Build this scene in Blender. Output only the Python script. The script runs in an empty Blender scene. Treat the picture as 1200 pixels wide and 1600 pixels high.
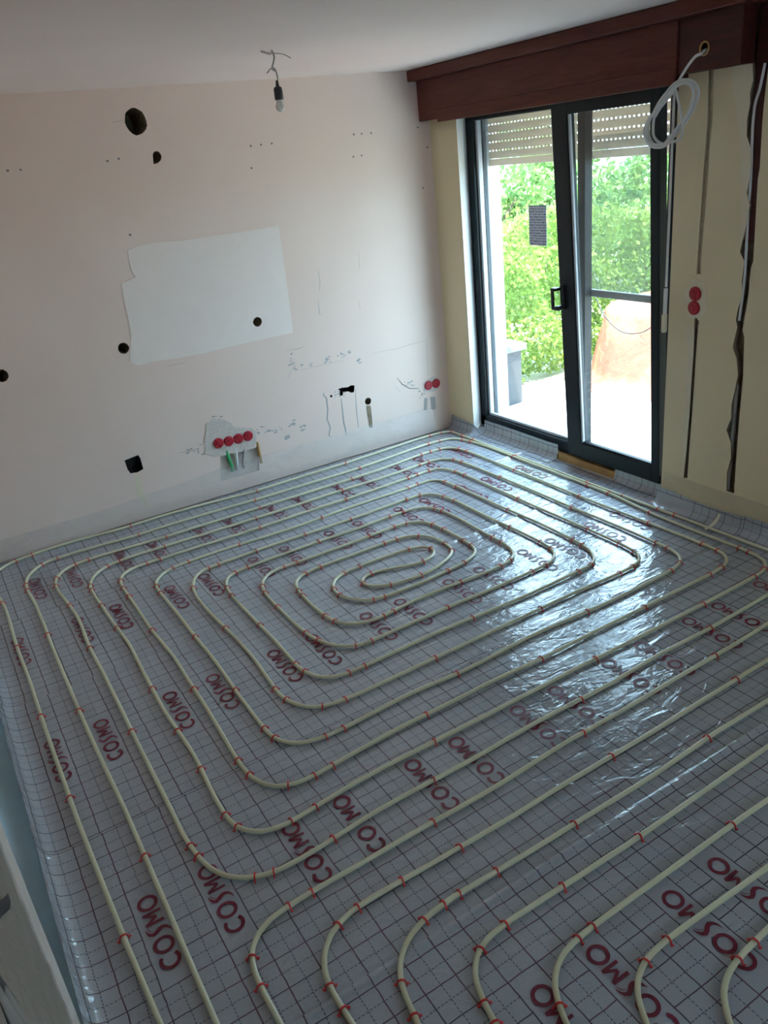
import bpy, math, random
import numpy as np
from mathutils import Vector, Matrix, noise
from mathutils.geometry import tessellate_polygon

# ------------------------------------------------------------------ measured data (metres; pipes and clips in millimetres)
CAM = [[0.848298,-0.292907,0.441129],[-0.519692,-0.300793,0.799652],[-0.101535,-0.907595,-0.407384]]
PIPE_A = [[57,-1900],[56,-1600],[55,-1290],[54,-990],[53,-680],[51,-380],[50,-70],[49,230],[48,540],[43,1010],[38,1480],[36,1530],[24,1830],[20,1940],[9,2390],[6,2650],[5,3210],[9,3540],[6,3810],[6,3910],[7,4020],[13,4259],[14,4379],[12,4449],[8,4509],[4,4559],[-11,4688],[-16,4738],[-17,4778],[-17,4818],[-13,4848],[-6,4877],[5,4904],[20,4930],[40,4953],[61,4973],[93,4997],[119,5013],[137,5021],[165,5031],[194,5038],[224,5042],[283,5049],[343,5054],[403,5057],[453,5057],[503,5057],[563,5054],[613,5049],[752,5036],[822,5031],[892,5031],[1002,5035],[1052,5036],[1102,5036],[1162,5033],[1242,5026],[1341,5017],[1649,4982],[1709,4977],[1769,4974],[1819,4974],[1879,4974],[2069,4980],[2149,4982],[2389,4980],[2489,4981],[2609,4987],[3028,5012],[3108,5016],[3178,5017],[3218,5016],[3258,5015],[3288,5012],[3317,5008],[3347,5002],[3375,4994],[3394,4987],[3402,4983],[3410,4978],[3416,4972],[3420,4964],[3423,4956],[3425,4937],[3425,4917],[3425,4567],[3425,4207],[3425,3857],[3425,3497],[3425,3147],[3425,2787],[3425,2437],[3425,2077],[3423,2057],[3420,2048],[3417,2039],[3412,2031],[3399,2016],[3384,2003],[3368,1992],[3351,1982],[3323,1969],[3305,1963],[3276,1955],[3227,1945],[3157,1937],[3058,1930],[2848,1922],[2678,1917],[2558,1917],[2358,1920],[2278,1920],[2208,1917],[2058,1909],[1988,1907],[1918,1907],[1728,1911],[1638,1911],[1548,1909],[1378,1902],[1298,1899],[1208,1899],[1018,1900],[938,1899],[838,1894],[649,1877],[609,1875],[569,1873],[539,1874],[509,1876],[490,1879],[470,1883],[442,1893],[424,1902],[407,1912],[391,1923],[369,1944],[351,1968],[337,1994],[329,2012],[323,2031],[313,2070],[306,2119],[301,2179],[299,2239],[302,2479],[302,2729],[306,3069],[309,3419],[307,3659],[309,3739],[320,3919],[322,4008],[321,4068],[318,4128],[314,4198],[300,4368],[297,4418],[297,4468],[298,4498],[302,4527],[308,4556],[314,4575],[327,4603],[337,4620],[355,4643],[369,4657],[385,4670],[401,4680],[419,4689],[438,4696],[457,4701],[487,4706],[517,4708],[557,4710],[606,4710],[656,4708],[896,4690],[956,4687],[1016,4685],[1196,4684],[1406,4680],[1766,4679],[2226,4671],[2366,4670],[2486,4672],[2586,4676],[2685,4684],[2844,4702],[2904,4708],[2974,4711],[3034,4710],[3094,4705],[3133,4699],[3152,4693],[3161,4689],[3178,4679],[3186,4673],[3193,4667],[3205,4651],[3214,4634],[3221,4615],[3227,4596],[3231,4577],[3236,4547],[3240,4517],[3243,4457],[3245,4377],[3242,4047],[3242,3697],[3239,3397],[3239,3247],[3243,2957],[3250,2637],[3251,2557],[3250,2487],[3247,2388],[3245,2368],[3242,2348],[3234,2319],[3225,2302],[3214,2285],[3201,2271],[3194,2264],[3177,2253],[3159,2244],[3141,2238],[3121,2233],[3092,2229],[3032,2225],[2962,2223],[2772,2222],[2522,2219],[2192,2218],[1962,2214],[1872,2215],[1712,2220],[1642,2222],[1582,2221],[1432,2217],[1262,2216],[1172,2214],[1082,2209],[1002,2204],[833,2191],[793,2189],[753,2191],[733,2193],[714,2197],[695,2204],[677,2212],[661,2223],[653,2229],[646,2236],[634,2252],[623,2269],[615,2286],[608,2305],[602,2324],[599,2344],[596,2374],[594,2424],[595,2494],[609,2833],[612,3073],[617,3213],[618,3273],[617,3363],[606,3573],[604,3673],[604,3763],[606,3973],[605,4143],[606,4193],[607,4223],[610,4253],[614,4272],[618,4292],[625,4310],[634,4328],[644,4345],[658,4359],[665,4365],[682,4376],[700,4384],[719,4389],[739,4393],[759,4394],[809,4396],[899,4395],[1069,4392],[1359,4382],[1469,4380],[1579,4380],[1768,4384],[1848,4385],[1928,4384],[2098,4380],[2188,4379],[2318,4381],[2468,4385],[2578,4390],[2758,4399],[2798,4401],[2828,4399],[2847,4396],[2857,4393],[2875,4386],[2883,4381],[2899,4368],[2911,4353],[2921,4336],[2929,4318],[2937,4289],[2942,4260],[2946,4230],[2949,4160],[2950,4030],[2946,3610],[2945,3420],[2948,2880],[2947,2810],[2945,2750],[2940,2680],[2933,2641],[2925,2612],[2917,2594],[2912,2586],[2900,2570],[2893,2563],[2885,2557],[2869,2546],[2860,2542],[2842,2535],[2822,2530],[2803,2526],[2753,2522],[2693,2520],[2623,2521],[2443,2526],[2353,2526],[1803,2517],[1253,2508],[1163,2509],[1123,2510],[1093,2513],[1054,2518],[1034,2523],[1015,2528],[997,2536],[980,2546],[972,2552],[957,2565],[945,2581],[934,2597],[925,2615],[913,2642],[907,2661],[903,2681],[899,2701],[897,2730],[897,2760],[899,2800],[912,2990],[915,3040],[916,3100],[915,3180],[912,3290],[900,3549],[898,3619],[898,3709],[901,3789],[905,3829],[911,3869],[917,3898],[928,3936],[943,3973],[957,4000],[974,4024],[988,4039],[1003,4051],[1021,4060],[1039,4067],[1068,4073],[1098,4076],[1188,4082],[1308,4087],[1388,4089],[1468,4089],[1798,4080],[1968,4078],[2108,4080],[2357,4087],[2447,4088],[2497,4085],[2517,4082],[2536,4077],[2555,4070],[2563,4065],[2579,4054],[2586,4047],[2593,4040],[2604,4024],[2613,4006],[2621,3988],[2626,3968],[2633,3939],[2640,3890],[2644,3840],[2646,3790],[2642,3540],[2643,3460],[2650,3200],[2650,3120],[2648,3050],[2646,3010],[2642,2981],[2639,2961],[2634,2942],[2626,2923],[2617,2906],[2605,2890],[2591,2876],[2575,2864],[2550,2849],[2531,2842],[2502,2835],[2472,2831],[2422,2828],[2342,2825],[2263,2823],[2133,2822],[1913,2824],[1813,2824],[1413,2817],[1383,2819],[1354,2825],[1335,2832],[1326,2836],[1317,2840],[1301,2851],[1279,2872],[1266,2887],[1255,2904],[1245,2921],[1237,2939],[1229,2957],[1219,2986],[1214,3005],[1208,3034],[1202,3084],[1197,3154],[1195,3234],[1197,3374],[1199,3484],[1204,3563],[1208,3593],[1212,3613],[1219,3642],[1225,3661],[1233,3679],[1242,3697],[1253,3714],[1266,3729],[1280,3743],[1296,3755],[1313,3765],[1322,3769],[1341,3775],[1370,3781],[1400,3783],[1600,3780],[1700,3780],[1870,3783],[2089,3791],[2139,3791],[2179,3789],[2209,3785],[2238,3779],[2257,3772],[2266,3767],[2283,3757],[2297,3744],[2304,3737],[2316,3721],[2325,3703],[2334,3675],[2343,3636],[2346,3606],[2348,3576],[2351,3496],[2351,3416],[2347,3347],[2342,3287],[2338,3267],[2334,3248],[2327,3229],[2322,3220],[2312,3204],[2305,3197],[2290,3183],[2282,3178],[2265,3168],[2247,3160],[2228,3153],[2199,3145],[2160,3138],[2100,3131],[2011,3123],[1941,3117],[1881,3115],[1821,3115],[1741,3117],[1691,3120],[1661,3123],[1632,3129],[1613,3135],[1604,3140],[1596,3144],[1579,3155],[1564,3168],[1551,3183],[1533,3207],[1524,3224],[1516,3243],[1509,3261],[1504,3281],[1500,3310],[1501,3330],[1503,3350],[1511,3378],[1519,3397],[1529,3414],[1548,3437],[1562,3450],[1579,3462],[1605,3475],[1624,3482],[1653,3488],[1693,3492],[1773,3497],[1833,3498],[1883,3498],[1942,3495],[2002,3489],[2052,3481],[2081,3475],[2099,3467],[2108,3463],[2124,3452],[2131,3445],[2137,3438],[2142,3430],[2146,3421],[2149,3412],[2151,3402],[2151,3393],[2150,3383],[2147,3374],[2144,3365],[2139,3356],[2127,3341],[2120,3334],[2104,3323],[2095,3318],[2077,3310],[2058,3305],[2039,3302],[2019,3302],[1999,3305],[1980,3309],[1961,3315],[1857,3352],[1819,3365],[1780,3374],[1751,3377],[1731,3376],[1712,3373],[1693,3366],[1685,3361],[1678,3355],[1671,3348],[1666,3340],[1662,3331],[1659,3322],[1658,3313],[1659,3303],[1660,3294],[1667,3276],[1678,3260],[1692,3245],[1707,3233],[1724,3222],[1742,3213],[1770,3204],[1809,3196],[1859,3190],[1898,3186],[1938,3185],[1978,3186],[2008,3190],[2037,3196],[2066,3204],[2094,3214],[2131,3231],[2166,3250],[2191,3266],[2206,3280],[2218,3295],[2228,3312],[2233,3321],[2239,3339],[2243,3359],[2245,3379],[2247,3418],[2244,3458],[2242,3478],[2237,3498],[2228,3526],[2215,3553],[2198,3577],[2184,3591],[2177,3598],[2169,3604],[2152,3614],[2125,3626],[2096,3634],[2056,3640],[2016,3642],[1956,3643],[1646,3643],[1546,3640],[1517,3638],[1487,3634],[1458,3627],[1440,3619],[1423,3609],[1408,3596],[1401,3589],[1388,3574],[1378,3557],[1370,3539],[1364,3520],[1359,3500],[1352,3451],[1348,3411],[1345,3361],[1343,3311],[1343,3261],[1344,3221],[1346,3181],[1350,3141],[1354,3112],[1362,3083],[1373,3056],[1384,3039],[1390,3031],[1396,3023],[1410,3009],[1418,3003],[1435,2993],[1462,2980],[1491,2972],[1510,2968],[1530,2966],[1550,2965],[1580,2966],[1669,2977],[1739,2984],[1799,2988],[1849,2989],[1899,2989],[1949,2988],[2158,2978],[2208,2978],[2258,2979],[2318,2984],[2348,2988],[2367,2992],[2396,3001],[2413,3010],[2421,3016],[2429,3022],[2443,3036],[2455,3052],[2464,3069],[2472,3088],[2478,3107],[2485,3146],[2488,3176],[2490,3216],[2493,3366],[2502,3555],[2503,3635],[2500,3705],[2498,3735],[2494,3765],[2488,3794],[2484,3814],[2478,3833],[2472,3852],[2463,3870],[2458,3878],[2445,3893],[2438,3900],[2431,3906],[2414,3916],[2404,3920],[2386,3926],[2366,3930],[2336,3933],[2296,3935],[2246,3936],[2186,3936],[2047,3930],[1977,3929],[1907,3929],[1767,3933],[1687,3934],[1357,3931],[1287,3929],[1227,3924],[1187,3919],[1159,3911],[1141,3903],[1132,3898],[1124,3892],[1110,3879],[1104,3871],[1093,3854],[1084,3837],[1077,3818],[1067,3779],[1062,3750],[1058,3710],[1054,3660],[1053,3610],[1055,3140],[1054,3070],[1049,2890],[1050,2850],[1055,2811],[1062,2782],[1073,2754],[1088,2728],[1101,2713],[1108,2706],[1123,2693],[1131,2688],[1140,2683],[1158,2676],[1187,2669],[1217,2666],[1257,2665],[1327,2666],[1557,2673],[1677,2675],[1807,2672],[2127,2661],[2207,2660],[2287,2661],[2616,2673],[2636,2674],[2656,2677],[2675,2683],[2693,2691],[2709,2702],[2717,2709],[2730,2723],[2742,2739],[2753,2756],[2762,2774],[2770,2792],[2777,2811],[2784,2840],[2791,2879],[2794,2919],[2800,3019],[2803,3129],[2804,3199],[2804,3269],[2795,3548],[2789,3988],[2785,4108],[2783,4138],[2780,4158],[2776,4177],[2773,4187],[2764,4204],[2758,4212],[2745,4226],[2728,4236],[2709,4242],[2690,4246],[2660,4247],[2630,4246],[2540,4240],[2471,4238],[2411,4238],[2221,4241],[2061,4239],[1941,4234],[1771,4223],[1701,4221],[1611,4223],[1381,4236],[1262,4240],[1182,4241],[1102,4241],[1042,4239],[982,4236],[932,4231],[912,4227],[893,4223],[865,4212],[840,4197],[824,4184],[810,4170],[797,4155],[786,4139],[772,4112],[766,4093],[761,4074],[758,4054],[757,4034],[756,3975],[761,3725],[759,3445],[763,3235],[763,3165],[762,3085],[754,2835],[752,2665],[752,2565],[755,2515],[758,2495],[763,2476],[769,2457],[778,2439],[789,2423],[802,2408],[817,2395],[833,2384],[851,2375],[870,2368],[889,2363],[909,2359],[928,2356],[958,2355],[998,2354],[1038,2355],[1238,2366],[1338,2369],[1418,2367],[1568,2358],[1608,2357],[1648,2358],[1717,2360],[1897,2371],[1957,2374],[2007,2374],[2127,2372],[2407,2359],[2477,2358],[2547,2358],[2727,2363],[2827,2367],[2877,2370],[2916,2374],[2946,2378],[2966,2382],[2985,2388],[3003,2396],[3019,2406],[3034,2419],[3047,2434],[3059,2450],[3067,2468],[3077,2496],[3081,2516],[3084,2536],[3087,2575],[3090,2665],[3093,2815],[3094,2985],[3091,3285],[3094,3555],[3095,3665],[3093,3955],[3090,4195],[3086,4305],[3083,4355],[3079,4395],[3074,4424],[3066,4453],[3058,4471],[3052,4479],[3040,4495],[3034,4502],[3026,4509],[3010,4521],[3002,4526],[2984,4534],[2955,4542],[2935,4545],[2916,4546],[2856,4545],[2636,4532],[2526,4529],[2436,4529],[2236,4535],[2136,4536],[1746,4533],[1606,4533],[1476,4534],[1326,4538],[1156,4543],[886,4555],[816,4557],[766,4556],[727,4555],[687,4551],[657,4547],[628,4540],[600,4530],[582,4521],[557,4505],[534,4486],[514,4464],[502,4448],[487,4422],[474,4395],[465,4366],[460,4347],[455,4318],[453,4288],[453,4208],[458,4048],[462,3858],[465,3788],[472,3648],[474,3578],[473,3508],[464,3278],[457,3018],[456,2948],[457,2878],[464,2679],[465,2599],[462,2509],[452,2319],[451,2269],[451,2229],[453,2199],[455,2179],[460,2150],[466,2131],[475,2113],[486,2096],[492,2089],[499,2082],[514,2069],[522,2063],[539,2054],[548,2050],[567,2044],[587,2041],[607,2039],[627,2039],[657,2040],[816,2055],[886,2061],[956,2064],[1026,2066],[1106,2066],[1336,2064],[1726,2065],[1976,2069],[2196,2066],[2726,2064],[2876,2066],[3056,2069],[3166,2074],[3195,2076],[3215,2079],[3234,2084],[3253,2091],[3270,2100],[3286,2112],[3294,2119],[3307,2133],[3313,2141],[3322,2159],[3330,2177],[3335,2196],[3339,2216],[3341,2236],[3344,2275],[3346,2335],[3345,2635],[3347,2735],[3350,2815],[3353,2875],[3358,2925],[3364,2985],[3386,3153],[3391,3213],[3395,3263],[3397,3343],[3396,3533],[3398,3813],[3399,4113],[3403,4393],[3402,4473],[3399,4543],[3395,4593],[3391,4632],[3386,4672],[3379,4712],[3372,4741],[3363,4769],[3355,4787],[3345,4804],[3332,4819],[3325,4825],[3308,4836],[3290,4844],[3271,4849],[3251,4853],[3222,4857],[3182,4861],[3152,4863],[3112,4864],[3032,4861],[2942,4855],[2694,4831],[2584,4822],[2464,4816],[2344,4814],[2074,4819],[1834,4821],[1734,4824],[1624,4828],[1375,4843],[1165,4850],[1055,4851],[895,4848],[825,4849],[745,4853],[575,4867],[516,4871],[456,4874],[406,4873],[376,4872],[346,4869],[317,4863],[298,4856],[280,4847],[272,4842],[256,4830],[241,4817],[222,4794],[204,4770],[189,4744],[176,4717],[170,4698],[163,4669],[158,4640],[154,4600],[153,4560],[154,4510],[160,4370],[161,4290],[159,4040],[153,3710],[153,3430],[152,3160],[155,2840],[160,2570],[162,2420],[161,1920],[160,1790],[160,1410],[165,980],[170,540],[171,240],[172,-70],[173,-370],[175,-680],[176,-980],[177,-1290],[178,-1590],[180,-1900]]
PIPE_B = [[301,-1900],[301,-1500],[301,-1090],[301,-690],[301,-280],[301,120],[301,530],[301,930],[301,1340],[299,1520],[301,1570],[303,1590],[306,1610],[311,1629],[318,1648],[328,1665],[334,1673],[347,1687],[362,1700],[379,1710],[397,1718],[416,1724],[446,1730],[475,1732],[515,1735],[595,1737],[765,1738],[955,1741],[1175,1739],[1255,1740],[1345,1743],[1545,1754],[1635,1758],[1725,1759],[1945,1759],[2205,1767],[2505,1771],[2645,1775],[3135,1794],[3164,1793],[3184,1790],[3194,1787],[3212,1780],[3220,1775],[3236,1763],[3248,1748],[3253,1740],[3261,1722],[3264,1712],[3267,1693],[3270,1663],[3270,1283],[3270,893],[3270,503],[3270,113],[3270,-277],[3270,-667],[3270,-1057],[3270,-1447],[3269,-1477],[3265,-1507],[3260,-1526],[3256,-1535],[3247,-1552],[3234,-1567],[3227,-1573],[3210,-1584],[3192,-1591],[3173,-1596],[3153,-1598],[3103,-1600],[2513,-1600],[1923,-1600],[1333,-1600],[733,-1600],[713,-1599],[693,-1597],[674,-1593],[664,-1590],[647,-1582],[638,-1577],[623,-1564],[617,-1557],[607,-1540],[603,-1531],[597,-1512],[592,-1483],[591,-1443],[591,-1123],[591,-803],[591,-483],[591,-163],[591,157],[591,477],[591,797],[591,1117],[592,1167],[595,1197],[604,1246],[609,1276],[616,1305],[622,1324],[630,1342],[640,1359],[652,1375],[665,1390],[680,1403],[696,1415],[722,1429],[741,1437],[769,1446],[798,1452],[828,1457],[878,1460],[938,1461],[1188,1455],[1418,1454],[1618,1451],[1698,1451],[1808,1453],[2028,1463],[2158,1464],[2488,1461],[2818,1456],[2848,1455],[2867,1453],[2887,1449],[2896,1445],[2914,1437],[2922,1432],[2937,1419],[2943,1412],[2954,1395],[2958,1386],[2964,1367],[2968,1338],[2970,1298],[2970,998],[2970,688],[2970,388],[2970,78],[2970,-222],[2970,-532],[2970,-842],[2970,-1152],[2968,-1192],[2964,-1211],[2962,-1221],[2954,-1239],[2950,-1248],[2938,-1263],[2923,-1276],[2915,-1281],[2897,-1290],[2888,-1293],[2868,-1297],[2838,-1299],[2388,-1300],[1938,-1300],[1488,-1300],[1038,-1300],[1018,-1299],[998,-1297],[979,-1293],[970,-1290],[952,-1282],[943,-1277],[928,-1264],[922,-1257],[912,-1240],[908,-1231],[902,-1213],[897,-1183],[896,-1153],[895,-643],[895,-123],[895,397],[895,917],[896,937],[898,956],[905,985],[915,1013],[927,1041],[937,1058],[948,1075],[961,1090],[983,1109],[1009,1124],[1037,1135],[1066,1141],[1096,1145],[1146,1148],[1216,1150],[1556,1152],[1826,1155],[2176,1151],[2526,1147],[2565,1144],[2585,1140],[2594,1137],[2612,1129],[2621,1124],[2636,1112],[2642,1104],[2648,1096],[2657,1079],[2661,1070],[2666,1051],[2669,1021],[2670,971],[2670,521],[2670,61],[2670,-389],[2670,-849],[2669,-879],[2665,-908],[2659,-927],[2656,-937],[2646,-953],[2633,-968],[2625,-974],[2609,-985],[2590,-992],[2571,-996],[2551,-999],[2502,-1000],[1921,-1000],[1341,-999],[1322,-998],[1302,-995],[1283,-990],[1274,-986],[1257,-976],[1249,-970],[1236,-956],[1225,-939],[1221,-931],[1215,-912],[1211,-882],[1210,-852],[1210,-472],[1210,-92],[1210,288],[1210,668],[1210,708],[1214,726],[1222,743],[1246,775],[1259,790],[1273,804],[1288,817],[1314,832],[1342,843],[1371,850],[1410,856],[1490,862],[1850,884],[2209,905],[2239,907],[2269,906],[2288,903],[2298,900],[2316,893],[2332,882],[2345,868],[2356,851],[2359,842],[2365,823],[2369,793],[2370,764],[2370,433],[2370,103],[2370,-227],[2370,-557],[2368,-587],[2363,-616],[2357,-634],[2347,-652],[2335,-667],[2327,-673],[2311,-684],[2293,-691],[2283,-694],[2264,-697],[2244,-699],[2214,-700],[1684,-700],[1634,-699],[1604,-696],[1585,-691],[1576,-687],[1559,-678],[1551,-672],[1537,-658],[1526,-642],[1519,-624],[1516,-614],[1512,-595],[1510,-565],[1510,-145],[1510,285],[1509,315],[1508,335],[1504,354],[1500,363],[1495,371],[1489,378],[1482,385],[1474,390],[1465,393],[1456,396],[1436,398],[1417,397],[1398,391],[1390,387],[1383,381],[1376,374],[1371,366],[1367,357],[1362,338],[1360,309],[1360,-201],[1360,-711],[1362,-741],[1368,-770],[1375,-789],[1385,-805],[1398,-820],[1406,-826],[1423,-836],[1432,-839],[1451,-845],[1471,-848],[1490,-849],[1910,-850],[2341,-850],[2400,-849],[2430,-845],[2449,-839],[2467,-830],[2475,-825],[2489,-812],[2501,-796],[2505,-787],[2512,-769],[2518,-740],[2520,-710],[2520,-330],[2520,60],[2520,440],[2520,830],[2519,860],[2514,890],[2509,908],[2505,917],[2494,934],[2481,949],[2474,955],[2457,965],[2448,969],[2429,975],[2409,978],[2390,980],[2010,986],[1620,993],[1360,1000],[1280,1000],[1240,998],[1220,995],[1200,992],[1181,986],[1163,979],[1145,970],[1137,965],[1129,959],[1114,946],[1101,931],[1090,914],[1075,888],[1061,862],[1055,843],[1054,834],[1052,794],[1052,344],[1052,-106],[1052,-556],[1053,-1006],[1054,-1036],[1059,-1065],[1065,-1084],[1070,-1093],[1081,-1109],[1095,-1123],[1102,-1128],[1120,-1138],[1139,-1144],[1168,-1148],[1188,-1150],[1228,-1150],[1588,-1150],[1958,-1150],[2318,-1150],[2688,-1149],[2718,-1147],[2737,-1143],[2747,-1140],[2764,-1132],[2773,-1126],[2787,-1114],[2799,-1098],[2804,-1090],[2811,-1071],[2816,-1052],[2819,-1023],[2820,-973],[2820,-453],[2820,78],[2820,608],[2820,1138],[2819,1188],[2817,1217],[2813,1237],[2810,1246],[2801,1264],[2790,1280],[2783,1287],[2768,1298],[2759,1303],[2741,1310],[2731,1312],[2711,1315],[2691,1316],[2651,1316],[2091,1306],[1532,1295],[1382,1295],[1042,1300],[972,1300],[922,1297],[902,1294],[883,1289],[864,1282],[855,1278],[838,1268],[830,1262],[816,1248],[803,1233],[788,1207],[781,1189],[775,1170],[768,1141],[759,1091],[755,1062],[754,1042],[753,462],[753,-128],[753,-708],[753,-1298],[755,-1338],[760,-1367],[767,-1386],[772,-1395],[783,-1411],[790,-1418],[805,-1430],[814,-1434],[832,-1442],[842,-1444],[861,-1448],[901,-1450],[1411,-1450],[1921,-1450],[2431,-1450],[2941,-1450],[2991,-1449],[3021,-1446],[3040,-1442],[3049,-1439],[3067,-1430],[3075,-1425],[3090,-1411],[3096,-1404],[3105,-1387],[3109,-1378],[3115,-1359],[3119,-1329],[3120,-1289],[3120,-949],[3120,-599],[3120,-259],[3120,91],[3120,431],[3120,781],[3120,1121],[3120,1471],[3118,1511],[3113,1540],[3106,1559],[3102,1567],[3091,1583],[3084,1591],[3069,1602],[3060,1607],[3042,1615],[3032,1617],[3013,1620],[2973,1622],[2463,1618],[2053,1609],[1823,1605],[1523,1606],[1303,1601],[1203,1600],[923,1602],[713,1606],[673,1605],[633,1602],[614,1599],[594,1594],[575,1588],[557,1580],[539,1571],[523,1559],[502,1539],[484,1515],[475,1497],[467,1479],[460,1450],[457,1430],[456,1410],[455,1360],[458,1220],[458,830],[458,440],[458,50],[458,-340],[458,-730],[458,-1120],[458,-1510],[458,-1900]]
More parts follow.
